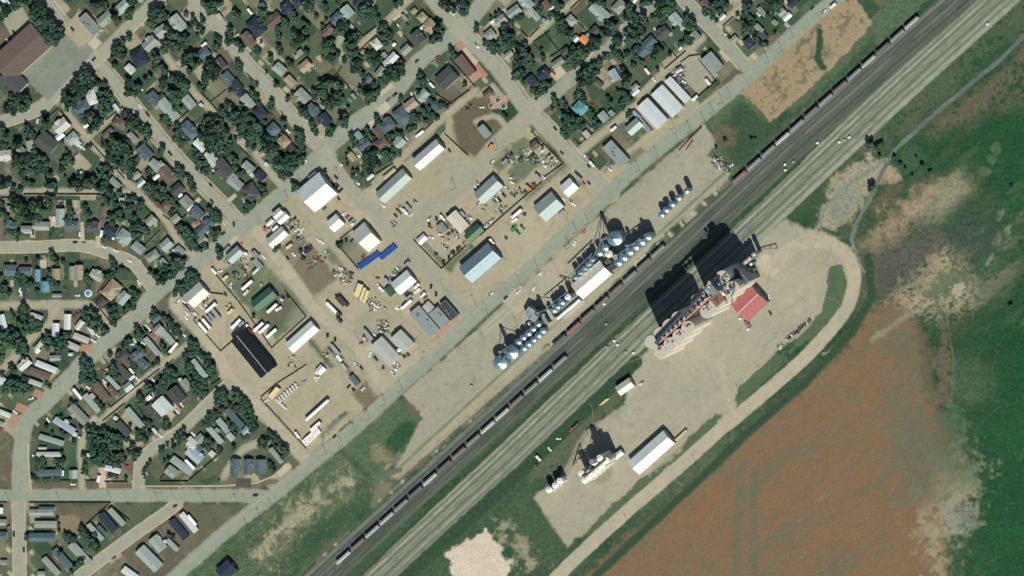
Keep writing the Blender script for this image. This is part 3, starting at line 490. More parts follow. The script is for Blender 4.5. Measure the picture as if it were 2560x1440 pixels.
# far ground beyond the surveyed square
x0, y1_ = W(GX0, GY0); x1, y0_ = W(gx[-1], gy[-1])
b = MB(); F = 2500
for (a0, a1, b0, b1) in [(-F, F, y1_, F), (-F, F, -F, y0_), (-F, x0, y0_, y1_), (x1, F, y0_, y1_)]:
    b.add([(a0, b0, 0), (a1, b0, 0), (a1, b1, 0), (a0, b1, 0)], [(0, 1, 2, 3)])
tag(b.build("outlying_land", mat("outlying_land", alb(90, 105, 74), var=0.35, scale=0.02)), kind="structure")
DATA = """
@ 0 0 6.4
B 33,85,88,50,42,bS 20,131,40,26,-42,dS 144,40,38,18,-47,gf 168,31,26,17,40,gh 195,12,24,16,40,ch 9,3,15,8,-45,wh 222,93,28,23,-60,np 208,111,16,12,-45,lh 240,70,24,17,45,ch 253,52,9,9,45,gs 153,141,10,9,-50,cs 213,110,8,6,-45,ws
V 116,47,-50,dc 150,95,50,dc 12,65,-50,wc 22,52,-60,dc
T 60,15,13 56,26,13 70,23,11 65,37,13 78,33,10 72,50,13 85,45,11 95,48,9 80,60,14 93,59,11 87,69,9 10,20,10 3,30,7 30,6,11 40,6,7 9,13,8 18,12,6 110,1,6 149,10,7 160,6,9 170,11,8 185,27,9 188,35,7 206,27,8 210,19,8 214,6,8 245,20,10 245,33,11 243,40,8 207,61,7 197,68,6 188,77,8 185,88,9 196,90,9 196,80,7 184,106,6 140,118,10 133,128,10 145,126,10 123,131,9 118,140,8 133,140,9 148,135,8 158,135,6 169,135,6 206,133,8 220,139,8 245,85,6 250,95,9 248,108,7 240,123,6 233,129,6
@ 400 0 6.4
B 29,37,28,17,-50,ch 2,50,20,16,40,ch 153,44,30,21,-50,np 182,33,26,17,42,bh 202,13,18,16,-50,np 219,4,16,12,-50,nh 141,63,24,14,-50,bh 69,87,20,18,45,sp 97,102,18,13,-50,dh 109,126,21,15,-50,sh 122,139,20,16,-50,nh 41,112,14,11,-50,gs 191,111,19,16,-40,ch 232,106,20,15,42,th 208,130,18,13,-47,th 224,84,8,9,-50,cs 218,90,8,6,40,ts 95,27,11,7,-50,ls 164,10,11,9,-50,sh
V 144,18,-50,wv 71,71,40,wv 141,122,-50,gp 147,128,-50,dp 246,105,-60,wp 124,56,45,yc
T 2,16,8 4,24,8 12,26,5 42,24,5 53,28,5 66,30,5 68,36,6 55,38,6 48,45,7 62,44,6 68,52,6 10,45,7 20,57,9 30,60,9 40,62,9 12,66,9 8,80,8 20,75,10 32,74,9 40,72,7 70,6,7 78,12,9 86,8,9 95,6,8 80,20,7 87,19,6 120,20,6 124,26,7 112,48,7 113,56,8 112,66,8 122,68,6 127,72,6 130,80,7 90,60,5 94,66,7 92,74,8 89,80,6 60,58,4 45,90,8 52,96,8 42,100,8 60,102,8 58,88,7 78,100,8 82,108,9 90,112,8 75,115,9 80,125,9 72,135,8 88,125,8 62,138,5 125,104,7 127,112,7 130,108,5 154,80,6 158,84,6 162,68,3 165,20,8 162,30,7 172,28,6 168,37,6 199,33,7 202,40,7 190,44,6 188,52,6 190,60,6 213,22,6 217,30,7 235,8,9 240,15,9 243,4,7 250,28,5 230,36,6 236,42,6 233,50,7 215,58,8 225,62,8 232,68,8 217,70,8 235,85,6 190,75,6 192,84,6 176,92,6 178,98,5 178,90,4 170,116,3 186,136,6 204,98,5 210,104,6 155,136,4 3,108,7 8,115,7 8,130,8 20,125,7 28,130,9 36,135,9 45,139,7 47,115,6 5,140,8
@ 800 0 6.4
B 43,19,19,17,-50,ch 26,30,20,15,45,sh 60,3,15,9,40,nh 12,50,20,14,42,bh 90,71,17,14,-50,lp 70,86,11,9,-40,ts 113,96,26,13,46,wh 96,115,19,11,52,gh 137,80,18,12,45,gh 156,60,21,18,-50,dh 163,28,14,14,45,tp 176,42,21,18,-45,tp 135,28,12,6,-50,cs 226,8,14,14,-50,np 232,105,36,15,-52,bW 202,125,31,25,42,dW 76,128,14,10,45,ss 103,88,9,7,-50,cs 118,71,6,5,45,ws 150,18,10,8,45,ts
V 127,42,-45,wp 140,39,-50,dc 212,21,-40,wc 155,98,42,dc 181,100,42,gc 188,92,42,rc 251,73,-55,wp 180,37,-50,wv 165,43,42,wv 179,136,-45,wv 172,126,-50,gc
T 9,10,6 10,18,5 28,4,7 10,32,4 4,42,4 38,33,6 34,40,8 42,42,7 28,50,7 35,52,6 70,12,8 78,8,7 68,20,8 80,17,9 88,20,7 76,27,7 86,28,6 93,28,6 48,60,8 55,58,7 44,68,8 52,72,8 58,66,6 48,80,7 10,70,8 18,68,7 10,82,8 20,80,7 8,92,7 18,92,8 28,88,6 40,98,6 50,88,8 58,86,7 55,104,8 62,100,8 54,112,8 62,112,7 66,92,6 76,88,6 86,88,7 90,96,8 80,98,7 88,104,6 98,45,7 104,42,6 100,52,7 106,50,7 112,54,6 104,60,8 112,62,6 95,52,6 106,70,6 122,8,7 128,5,7 190,45,8 192,54,8 186,60,9 180,66,7 192,64,6 186,50,8 196,8,8 205,12,8 215,16,7 228,18,7 236,12,6 232,22,7 251,42,5 250,50,5 208,76,4 210,82,6 214,90,6 128,100,7 130,108,8 120,110,8 122,118,9 112,115,8 110,124,9 122,126,8 104,130,8 96,130,7 132,118,6 160,120,6 158,130,7 165,130,7 165,138,6 68,120,6 70,132,6 86,136,6 8,128,5 14,134,9 25,136,8 34,140,7 5,138,8 232,136,5
@ 1200 0 6.4
B 54,19,23,15,37,ch 74,4,24,14,-40,ch 33,33,18,15,38,gh 15,56,17,15,40,gp 86,23,23,10,-48,ch 106,9,16,13,-45,bh 45,88,16,9,38,gh 145,33,16,14,-45,cp 191,20,34,18,-42,ch 222,11,22,17,48,gp 245,2,12,8,40,cs 166,64,14,11,-40,oh 153,62,10,9,45,cs 173,58,9,8,-50,cs 183,50,15,13,45,dp 136,83,14,11,42,dh 124,101,22,11,35,gh 101,118,18,15,40,nh 83,130,18,13,-50,nh 214,121,20,14,-60,ih 248,140,12,9,45,ch 252,80,14,12,-50,nh 102,33,7,6,-45,cs 189,135,14,10,-40,bh
V 218,30,-50,dc 118,117,-50,rc 21,34,40,wv 115,13,42,wv
T 25,24,4 30,22,5 17,28,3 50,35,6 58,30,7 66,28,7 52,38,6 40,44,8 35,46,6 42,54,9 35,60,8 45,65,10 50,60,8 42,72,9 52,72,7 35,52,6 72,72,6 62,78,7 60,88,8 68,82,8 75,90,8 65,98,9 75,100,8 82,96,6 60,100,7 78,108,7 85,104,5 58,110,8 62,118,10 56,124,8 68,118,8 10,70,7 20,70,7 25,78,7 15,78,6 22,84,6 28,68,4 98,12,6 95,18,6 115,24,7 112,30,4 125,15,6 122,8,7 118,4,7 130,10,6 124,30,7 130,34,8 126,40,7 134,42,8 138,50,9 130,52,8 142,56,7 125,46,6 146,50,5 178,6,6 190,4,7 198,8,6 238,12,8 242,20,9 235,28,8 240,30,7 205,38,8 213,42,8 206,52,9 214,52,7 196,52,6 216,64,7 222,66,8 218,76,8 215,86,8 222,88,7 226,95,6 248,36,7 252,28,5 240,48,7 235,55,7 248,52,8 240,64,8 250,62,8 180,66,8 188,68,8 178,76,8 170,78,7 188,76,6 150,78,7 158,82,9 148,88,9 160,92,8 168,86,8 145,98,8 155,100,8 150,106,7 200,92,6 207,92,5 192,98,6 182,106,7 190,105,7 175,112,7 184,116,8 162,115,8 170,120,8 158,122,7 165,130,9 175,130,9 160,136,8 182,124,7 228,112,6 232,122,8 235,132,6 240,126,5 250,92,7 245,84,6 235,88,6 100,90,5 102,96,5 98,80,4 70,130,5 104,133,6 112,136,6 100,136,6 245,105,6 230,136,5
@ 1600 0 6.4
B 57,32,22,16,-50,ch 66,44,10,8,-50,ls 36,53,21,17,42,dh 14,69,22,16,42,sh 4,82,16,16,42,sh 88,58,15,13,-45,gh 114,101,30,23,-50,cW 104,7,16,13,-45,bh 131,27,12,8,42,cs 174,70,16,14,-50,nh 190,46,16,9,-45,gh 195,56,16,10,-50,dh 195,19,18,8,-45,gs 235,27,15,9,42,ws 226,20,13,11,42,ch 244,5,16,12,42,nh 150,63,13,9,42,gs 215,36,9,8,-40,gs 62,112,12,8,30,cs 64,77,7,6,45,cs
V 76,15,-50,dp 85,24,-50,dp 12,114,-52,wv 22,127,-50,wc 24,47,-60,wc 109,131,-50,wv 137,54,-50,wp 142,60,-50,dp 190,23,-50,wc 195,29,-50,dc 12,92,45,rc 61,127,40,gc 70,131,-30,wc 66,119,30,yc 74,140,40,gc 55,121,30,wc 70,109,40,gc 225,18,-50,gc 178,60,-50,wc 156,34,0,nc
T 30,10,8 38,6,8 48,4,8 32,20,8 42,18,9 52,12,7 30,30,7 40,30,7 20,28,4 35,35,6 5,5,8 15,4,7 4,30,8 8,38,7 3,46,8 6,54,6 60,45,6 74,30,7 80,35,7 72,38,7 80,44,8 86,46,6 86,38,6 55,50,5 76,60,6 72,66,6 80,68,6 74,58,5 66,70,5 27,80,8 34,82,6 24,88,5 22,95,6 3,100,6 28,112,4 104,15,6 110,20,7 104,22,7 115,10,7 122,6,7 130,5,7 138,8,6 120,18,7 128,18,6 116,28,6 122,34,4 156,24,4 168,12,7 176,10,6 170,20,7 166,25,5 175,28,6 165,38,7 172,42,8 180,38,7 178,48,7 168,48,6 182,32,5 200,6,8 208,12,8 216,8,8 224,6,7 212,20,7 206,26,7 220,18,6 210,2,6 226,2,6 185,62,7 194,70,7 202,72,5 188,55,5 216,54,4 165,55,5 85,62,5 48,88,4
@ 0 225 6.4
B 146,12,24,16,-70,lp 130,30,29,20,35,sp 98,58,25,19,40,lh 96,74,14,9,38,ws 115,78,20,16,42,cp 123,84,12,9,-45,ws 74,85,32,26,-40,dh 48,90,18,12,-80,gh 35,98,17,12,-40,gh 8,105,20,17,5,lh 137,57,8,7,40,ws 186,28,13,6,-52,ws 246,14,22,16,-50,sh 250,25,12,9,-40,cs 190,53,20,16,-30,bp 172,69,20,9,42,bs 212,76,18,10,-45,gh 231,100,24,18,-48,sh 248,121,20,14,-45,ch 130,133,6,6,45,ws 16,2,14,10,-40,dh 250,139,12,6,42,ws 218,137,14,9,42,gs
V 45,32,35,wp 60,50,80,wc 215,37,-52,wp 225,26,-50,wc 236,39,-52,dp 127,72,-50,gc 128,90,-45,wc 133,93,-45,wc 236,90,-50,gc 183,140,-45,wc 225,0,0,wc
T 20,12,8 30,10,8 40,12,8 45,20,7 30,22,9 20,25,8 12,32,8 22,35,8 35,30,8 42,30,7 104,8,7 112,12,9 105,20,8 115,22,9 125,10,9 135,4,8 108,30,6 103,14,6 118,4,7 162,6,7 170,3,7 176,12,7 165,18,8 173,24,7 162,28,7 168,36,8 176,32,6 160,14,6 205,5,8 215,6,7 222,4,6 70,42,6 74,52,8 72,60,7 44,60,7 48,68,7 50,76,6 42,72,5 70,68,6 4,66,8 8,76,8 4,86,9 9,92,6 2,76,8 54,72,5 30,86,8 24,90,6 132,42,7 142,38,8 136,50,7 148,42,7 155,48,8 162,52,7 150,60,6 145,65,7 155,62,5 168,42,4 208,45,8 216,50,8 205,55,7 222,60,8 228,70,8 236,64,7 238,74,7 215,60,7 234,82,5 200,36,5 235,60,5 196,42,5 145,90,4 178,34,3 100,84,4 165,82,5 170,90,8 180,84,8 190,88,10 200,92,9 178,98,9 190,102,10 205,104,9 182,112,9 195,116,10 208,115,9 175,106,8 200,126,9 215,122,8 190,122,8 210,132,7 220,112,6 205,82,6 180,76,7 26,110,8 36,112,9 24,118,8 46,108,8 42,120,10 54,116,8 60,110,8 55,100,7 56,90,5 70,110,7 65,120,8 48,130,10 60,130,9 74,118,7 38,132,8 35,140,7 80,136,7 72,128,8 110,110,7 104,118,8 116,116,6 100,126,8 98,118,5 106,98,4 112,104,4 104,139,3 165,126,7 172,124,6 160,136,7 150,142,7 130,140,7 170,138,7 178,130,5 125,134,4 140,92,4 240,130,6 236,134,5 208,140,6 110,84,3
@ 400 225 6.4
B 46,20,22,15,-50,ch 13,32,40,18,-50,ch 40,10,8,4,30,ws 66,24,6,5,-40,ws 46,65,30,19,-50,sp 140,19,24,15,-50,ch 125,3,20,12,-40,nh 160,37,22,17,-50,np 180,64,20,18,45,sp 198,83,17,17,45,tp 208,97,18,17,45,dp 228,10,24,17,-45,gh 244,33,22,15,-45,sh 252,50,12,12,-50,dh 64,89,22,13,-45,wh 82,110,26,16,-50,lh 101,127,30,22,-50,dh 141,124,20,14,-40,ch 160,138,18,13,-45,nh 115,140,16,14,-45,ch 10,135,24,20,-50,bh 147,136,7,6,-40,ws 170,119,7,6,-40,ws 164,101,12,8,40,ts 246,139,16,12,40,ch 2,120,10,12,45,ch 130,80,8,6,40,gs 2,10,10,8,40,dh 37,77,10,6,-60,gs
V 16,102,-52,dp 59,127,-52,dc 87,130,-45,wc 87,133,45,dc 178,40,-40,rc 205,66,-45,wc 232,115,45,wc 118,30,-45,gc 165,112,-50,gc 120,25,45,gc
T 20,6,8 30,5,7 25,16,8 38,4,7 42,2,6 28,22,7 25,30,6 32,28,6 28,12,6 10,44,7 5,50,7 14,50,7 14,60,5 27,56,6 30,64,7 26,72,7 35,70,6 30,80,7 38,84,7 45,80,6 34,90,5 22,80,4 70,2,5 72,52,7 80,46,7 88,46,7 78,56,8 88,54,8 97,50,7 70,62,7 80,66,10 92,64,10 100,58,8 70,74,9 82,78,10 94,76,10 104,70,9 75,86,9 88,88,10 100,86,10 108,80,8 112,90,7 80,94,8 94,96,8 95,104,8 104,102,6 105,96,6 108,28,5 100,33,6 107,22,5 112,24,5 97,35,6 103,40,6 118,38,8 112,46,7 124,42,6 120,52,7 130,46,8 136,36,8 132,28,7 142,32,6 138,40,7 142,48,8 136,54,8 150,50,7 145,58,8 155,58,8 150,66,8 160,62,8 165,70,7 150,74,7 128,64,7 134,62,6 136,70,6 142,74,8 148,82,7 142,88,7 150,92,6 160,74,6 168,52,5 128,72,5 120,80,5 162,45,4 150,10,6 156,12,5 147,4,6 164,50,5 158,22,5 179,20,6 180,28,6 176,30,5 198,52,7 200,62,4 205,13,4 204,17,4 212,6,4 246,4,6 248,12,6 253,2,6 225,28,7 232,32,8 226,38,7 235,42,7 242,55,7 246,62,7 250,70,5 218,68,7 225,72,7 228,80,7 220,82,7 226,90,7 222,98,6 230,96,5 196,70,4 170,74,8 178,80,7 168,84,9 178,90,8 170,96,8 182,100,9 188,106,9 178,108,7 186,94,6 190,112,10 202,110,10 214,110,9 190,124,10 204,124,11 214,120,10 196,134,10 208,134,8 184,118,8 224,112,7 230,108,6 216,104,6 228,118,4 55,96,6 60,104,7 58,110,6 65,116,7 62,122,6 72,118,7 76,126,6 68,130,6 74,134,5 70,108,5 118,108,5 122,114,6 118,118,5 28,124,6 34,130,7 30,136,7 38,138,5 45,140,5 4,95,7 2,102,6 120,125,7 128,134,7 135,132,6 165,92,4 196,49,4 98,30,4 112,2,4
@ 800 225 6.4
B 130,42,27,21,-50,sp 107,57,24,18,38,sp 145,24,22,16,38,th 164,9,20,15,45,ch 185,29,14,9,-50,sh 93,68,18,13,-50,bh 97,86,22,17,35,bp 127,84,18,16,42,ch 70,88,22,15,35,sh 7,48,20,16,-50,nh 172,104,52,21,41,lQ 62,73,14,10,-45,cs 159,70,16,4,38,ws 94,106,9,8,-50,cs 80,139,13,6,38,ls 111,134,24,6,40,ys 54,10,10,5,-50,gs 8,41,5,5,-50,ws 51,107,14,10,-50,ts
V 110,16,40,gp 120,8,42,dp 33,118,-55,wp 61,104,-50,wp 138,77,-50,wc 207,97,-55,dc 147,7,-60,wc 26,140,-50,dc 55,134,-50,wc 68,133,-40,wc 240,25,-45,kc 235,30,-45,kc
T 3,5,8 8,12,7 15,20,8 22,12,8 30,8,8 35,14,6 26,22,6 5,20,6 12,26,6 18,30,5 32,22,6 66,2,7 76,6,8 84,8,8 92,4,7 80,16,7 76,22,5 88,14,6 45,29,4 38,42,7 34,48,8 40,50,8 38,56,7 42,58,5 14,60,6 20,64,6 12,70,6 18,72,5 90,44,5 92,52,6 96,54,4 50,74,6 52,80,6 76,64,5 78,70,5 80,74,5 86,77,4 70,72,4 128,18,4 130,14,5 158,4,5 148,36,5 150,42,7 156,48,7 145,50,6 165,32,6 170,40,5 178,38,6 182,42,5 188,46,5 175,30,5 160,42,4 192,24,5 198,26,5 204,28,4 175,16,5 182,20,5 146,62,6 152,60,6 140,66,5 124,70,6 130,72,5 116,74,5 108,72,5 112,78,5 115,86,4 130,68,4 168,50,5 78,96,7 85,100,8 75,108,9 84,110,9 90,118,8 74,118,8 80,124,8 72,126,6 92,96,5 96,100,5 104,100,7 108,108,7 116,104,7 120,104,6 118,96,6 126,98,5 112,112,5 128,104,4 105,92,4 54,90,4 46,98,4 42,104,3 60,132,5 68,138,5 53,138,5 75,133,5 95,122,4 42,114,3 44,120,3 52,130,4 8,132,4
@ 1200 225 6.4
B 159,30,21,19,-45,qp 197,43,16,14,-50,ch 210,37,9,8,-45,cs 170,71,12,9,-50,ls 87,89,14,13,40,bh 6,66,20,13,-50,cw 246,59,26,17,42,cw 250,40,16,6,-45,is 217,102,43,20,-47,cf 12,7,16,10,40,bp 248,3,14,9,40,cs
M 29,16,5 18,25,4 38,26,5
V 17,91,60,ov 19,116,45,wp 120,62,-55,dc 131,101,-40,rc 170,107,-50,wp 179,118,-50,wv 174,122,-50,dc 214,62,40,wv 178,23,-45,rp 103,113,45,wp 107,121,40,wp 95,118,30,gc 110,104,40,dc 116,112,40,yc 121,112,-45,wc 101,97,40,wc 79,100,45,wc 40,114,45,gv 52,115,-45,yc 64,112,40,kc 72,110,-40,gc 100,106,40,gc 93,138,-45,gv 51,140,30,wp 155,134,-50,dp 160,138,-50,dp 3,28,0,wc 208,127,-40,wc 205,122,40,gc 101,139,-45,wc
T 85,2,6 92,8,7 98,3,7 104,2,6 90,13,4 118,14,6 120,22,7 116,30,5 124,28,4 134,18,4 137,26,5 140,34,5 158,6,7 164,12,6 154,12,6 168,18,5 132,38,5 140,42,8 134,52,6 142,50,8 138,60,7 146,58,7 150,48,7 156,52,8 160,46,6 152,60,7 134,70,7 142,68,7 148,66,6 138,76,5 146,40,5 160,60,5 166,56,4 184,50,6 190,56,6 184,60,6 180,38,5 178,32,4 186,46,5 230,6,6 236,12,7 230,18,6 240,16,6 226,24,6 220,4,5 228,30,5 204,14,5 208,20,6 38,40,4 42,44,4 66,110,3 50,104,3 86,105,3 100,92,3 240,38,5 236,42,4
@ 1600 225 6.4
B 19,38,48,24,-47,wW 43,18,50,25,-47,wW 60,0,48,13,-47,wW 3,53,16,8,-50,is 12,63,14,8,-50,cs
V 88,13,45,wv 120,112,-60,wc 126,117,-60,gc 131,118,-40,wc 122,125,-60,gc 127,124,-60,wc 146,121,30,wc 138,121,30,bc
T 178,80,4 184,79,3
@ 0 450 6.4
B 16,74,20,14,0,sh 42,79,17,11,0,gh 45,83,13,5,0,ws 68,74,22,14,0,ch 96,60,28,14,90,ch 115,73,20,15,0,sh 148,76,20,17,0,dh 165,50,16,11,75,bs 177,82,21,17,-18,nh 183,87,17,4,70,ws 199,91,23,20,-35,cp 221,109,20,15,-38,ch 243,122,22,14,35,gp 241,65,17,13,45,gh 14,46,9,6,90,gs 195,31,8,5,0,ws 184,5,20,10,-42,cs 225,5,15,9,42,cs 252,40,10,8,-45,bs
V 8,85,90,dc 53,84,90,dc 85,79,90,dc 80,89,90,dc 128,87,90,wc 120,100,0,dc 134,101,0,gc 166,107,-25,wc 185,113,-25,wc 207,129,-45,wc 217,33,60,wp 87,62,90,wc 163,86,80,wv 97,38,0,nc
T 5,10,8 14,5,7 22,14,6 30,20,5 40,5,7 52,6,6 78,8,8 86,8,7 112,8,6 120,5,8 130,8,10 142,6,10 152,10,8 160,14,8 170,12,8 176,20,8 190,22,7 155,2,7 168,4,8 34,16,6 90,18,5 125,14,6 20,30,8 28,35,9 36,42,9 40,52,8 28,48,8 20,45,5 30,58,8 45,60,9 55,60,8 62,48,8 54,38,7 66,40,8 70,52,8 62,62,8 50,46,8 78,36,8 80,45,7 84,28,6 76,28,6 12,60,6 3,55,8 4,40,5 110,44,7 112,52,7 114,60,7 105,62,5 136,44,6 138,54,7 142,58,6 180,32,7 172,38,7 184,40,7 196,38,6 206,32,6 214,30,6 176,60,7 186,58,8 192,52,7 194,62,7 180,70,6 205,45,6 212,42,5 168,30,6 225,40,8 222,50,6 215,60,6 212,75,8 222,76,8 232,80,8 225,88,8 215,88,7 236,86,5 222,94,6 12,82,6 22,84,7 30,86,6 28,94,5 165,96,5 174,94,5 82,118,6 86,126,7 92,132,6 100,132,5 42,130,4 60,128,5 178,130,6 182,138,7 240,8,9 248,15,9 238,20,7 245,28,8 232,14,5 253,22,7
@ 400 450 6.4
B 27,16,20,16,40,dh 32,24,7,6,45,ws 42,36,19,17,-45,gh 48,44,13,6,42,ls 8,42,18,14,45,bp 59,53,21,17,-45,sh 25,62,14,12,40,gs 60,69,9,8,35,rs 72,76,34,14,42,sh 68,96,14,12,42,gh 145,19,26,21,-55,dp 120,5,25,16,-40,ch 10,104,19,16,42,ch 31,114,16,13,-40,cs 6,132,14,9,-45,cs 250,20,46,45,40,wQ 188,54,17,12,42,lw 196,61,19,12,42,ww 175,68,14,7,42,ls 184,77,11,5,42,ws 187,92,34,18,42,lw 119,120,26,17,42,cw 106,111,14,4,50,gs 170,79,9,7,35,rs 152,119,12,8,-45,cs 156,134,18,9,-50,cs 237,112,13,8,35,ns
V 207,106,42,yv 215,62,45,dc 208,66,45,kc 203,72,-45,gc 211,77,50,dc 219,80,45,wc 224,86,45,wc 227,79,45,wc 221,92,45,dc 226,97,45,gc 214,119,-50,wc 204,125,-50,dc 253,96,-45,wc 230,118,-45,wc 240,106,-45,wc 118,71,-85,dc 81,8,-50,dc 83,34,-50,dc 101,86,42,dc 23,111,45,wc 166,123,-60,wc 135,116,-30,wv 130,103,60,oc 14,121,-60,kc
T 48,8,7 53,15,7 50,4,6 6,14,8 4,24,8 12,26,6 20,32,6 26,28,4 20,50,4 28,44,6 16,56,4 80,50,7 88,55,7 94,60,7 84,60,6 90,66,6 96,66,5 34,76,7 42,80,8 48,86,8 40,90,7 50,94,8 58,90,6 46,100,8 55,102,8 50,108,7 60,110,6 70,102,6 74,108,5 66,112,5 80,78,6 84,86,7 90,88,7 88,96,5 94,84,6 160,10,5 166,14,6 168,22,5 164,26,4 140,40,6 146,44,6 138,50,6 148,30,6 150,38,5 215,8,6 220,14,7 214,16,5 93,112,6 98,118,7 95,124,6 10,140,8 22,128,7 30,132,9 38,128,6 24,140,9 36,140,7 188,108,6 184,112,5 30,85,3 26,76,4 225,115,4 230,125,5 210,3,3
@ 800 450 6.4
B 117,10,59,22,43,cw 24,69,21,21,40,ww 73,92,26,41,41,lw 220,67,33,20,-48,ew 246,85,30,16,42,Gw 195,77,16,12,-50,gs 163,95,16,11,42,ws 255,133,61,33,41,kQ
U 64,139,3.7,-2.6,9 98,124,3.1,-2.5,8
V 14,2,40,wc 20,8,45,dc 24,9,45,dp 28,11,45,dc 33,17,45,dp 30,30,-55,dc 22,17,45,wc 7,46,40,nc 38,54,40,wc 44,59,40,rc 49,64,45,np 54,69,45,wp 60,4,-50,wp 101,41,-50,wc 129,44,-45,wp 126,53,-50,gv 137,51,-50,wv 142,43,-50,gv 121,57,-50,dc 146,56,40,wc 153,35,-40,ip 175,62,45,wp 196,60,-50,wv 204,56,-50,dc 211,81,-55,kc 240,60,-40,wp 229,54,-50,cv 254,38,40,wp 249,11,-50,wc 253,6,-50,wp 178,77,-30,oc 193,87,0,wc 197,94,-30,yc 205,87,20,kc 230,101,45,oc 222,109,40,kc 210,117,40,kc 178,92,-20,wc 185,118,-50,kc 126,142,-30,wp 139,134,45,gv 10,116,-45,wp 33,141,-20,wc 3,99,-50,wc 69,123,60,rc 51,97,45,dc 236,64,-50,wc
T 28,103,4 32,106,5 35,102,4 42,98,3 33,110,3 198,133,3 206,126,3 214,118,3 220,112,3 175,74,3 186,64,3
@ 1200 450 6.4
B 13,16,43,24,43,cw 109,43,38,32,41,cw 142,12,22,22,42,ww
V 49,2,-45,wp 53,5,20,yc 43,13,-45,wp 34,21,-50,wp 38,24,-50,dp 26,29,-50,wp 31,32,-50,dp 24,35,-50,gp 8,41,-40,gc 4,48,-40,yc 34,51,-60,nc 41,44,40,gc 8,74,50,wp 12,71,50,wp 16,68,50,wp 19,65,50,wp 78,12,-40,ov 72,18,-50,kc 86,6,40,kc 69,21,40,Gc 133,30,-50,wc 147,36,-50,wp 150,38,-50,wc 155,4,-50,wc 160,7,-50,gc 166,5,-50,rc 174,5,-50,dc 130,52,50,gv 41,92,-60,kc 70,55,0,kc 19,98,-50,wv 167,85,45,oc 151,102,80,wc 59,54,42,wV 56,64,30,wv 54,77,45,Gt 60,84,-50,Gt 67,76,-50,Gt 53,81,30,Gt
@ 0 675 6.4
B 16,1,20,18,0,sh 40,2,20,13,0,sh 60,9,20,9,90,uh 89,7,18,14,90,th 115,5,22,9,90,gh 126,4,24,13,90,th 72,27,18,13,90,uh 91,41,15,6,0,cs 45,35,18,15,90,dh 154,9,20,15,-28,ch 178,32,30,22,50,tp 197,45,21,15,50,ch 161,52,15,14,45,dh 108,83,25,11,88,wm 89,97,24,11,88,wm 5,83,24,10,-75,wm 21,97,13,6,-40,nh 58,75,20,9,-20,lh 127,88,17,9,52,lh 146,97,16,6,-55,wm 130,109,26,10,-22,lm 117,122,22,10,-25,lm 63,120,22,7,50,lm 60,129,8,7,45,ws 113,135,7,5,0,ws 88,141,17,9,5,ch 195,138,22,15,40,dp 220,137,24,14,40,sh 245,105,10,9,-45,rs 253,95,16,12,45,gh 243,122,34,9,-50,cm 250,77,14,9,40,sh
P 142,37,6
V 222,19,-50,wc 205,1,-50,dc 124,41,0,wc 149,113,-35,wc 156,105,-40,wc 239,94,-60,wc 243,86,-50,dc 231,94,-60,dc 216,113,-60,wc 211,119,0,wc 229,117,-30,wc 103,28,90,kc 32,32,80,wc 34,38,90,wc 118,75,50,kc 123,70,-60,kc 128,68,-60,kc 235,90,-50,wc
T 4,12,6 30,8,7 36,12,7 28,18,6 40,16,6 44,24,7 50,22,6 34,24,6 58,22,5 8,28,7 4,35,8 14,38,6 80,5,6 80,14,7 84,22,7 88,18,6 92,25,5 60,35,5 138,8,6 140,16,8 146,18,6 142,26,5 170,10,6 178,8,7 184,4,6 195,1,6 213,36,7 220,42,7 215,50,7 206,56,6 204,62,7 212,60,7 200,66,5 184,60,5 176,64,6 184,70,6 178,76,6 180,84,6 184,88,5 38,60,7 34,68,7 42,66,7 40,76,8 32,84,8 42,88,9 52,80,8 56,88,8 62,84,7 50,96,8 40,98,7 60,95,7 66,90,5 18,70,5 22,76,4 12,100,8 5,105,9 18,108,9 28,104,7 10,118,10 22,120,9 32,114,8 38,120,8 30,130,7 42,130,7 5,128,7 76,104,6 80,112,8 70,114,7 76,124,7 88,118,9 98,112,9 104,104,7 100,124,8 92,128,7 110,104,6 106,118,6 137,68,6 146,66,7 154,72,7 140,78,8 150,84,8 158,80,6 160,88,6 145,90,7 168,96,6 172,98,4 154,96,5 166,102,5 246,66,5 250,72,6 243,76,5 250,10,7 254,20,6 240,4,5 218,92,5 222,98,6 226,106,7 218,104,6 206,114,6 202,120,7 198,124,5 222,124,5 228,130,6 176,136,5 134,142,6 2,140,7 38,140,6 234,100,5
@ 400 675 6.4
B 58,40,34,26,42,lw 166,47,40,20,40,Gw 227,107,55,20,42,ww 148,134,77,30,-51,zQ 10,105,34,10,-48,cm 153,1,14,5,45,cs
V 112,24,50,wp 115,29,-50,wp 140,24,42,wV 138,36,50,yv 180,61,42,wV 190,62,30,wv 122,86,45,wV 137,91,45,wv 131,86,45,gv 145,98,-45,rv 158,91,42,wV 167,94,42,wV 179,101,42,wV 69,92,-50,wV 75,86,-50,wV 79,78,-50,gv 83,74,-50,gv 90,69,-50,gV 82,60,42,wV 88,53,-40,wc 70,53,-40,rc 41,60,-45,gv 43,69,-60,wc 42,76,-70,wc 54,68,-40,wp 58,71,-50,wc 50,66,-30,kc 28,51,50,wp 38,50,-50,wc 66,59,-50,wc 73,55,-60,wc 108,61,-30,yc 111,57,60,yc 113,66,45,yv 204,43,-50,dc 193,46,-45,wp 197,44,-50,dc 161,24,60,yc 22,124,50,wV 38,103,-50,wp 105,12,40,yv 119,4,20,dc 87,2,-50,wv 136,8,80,yc 138,14,60,rc 96,2,10,wc 23,113,-40,kc 105,40,-50,kc
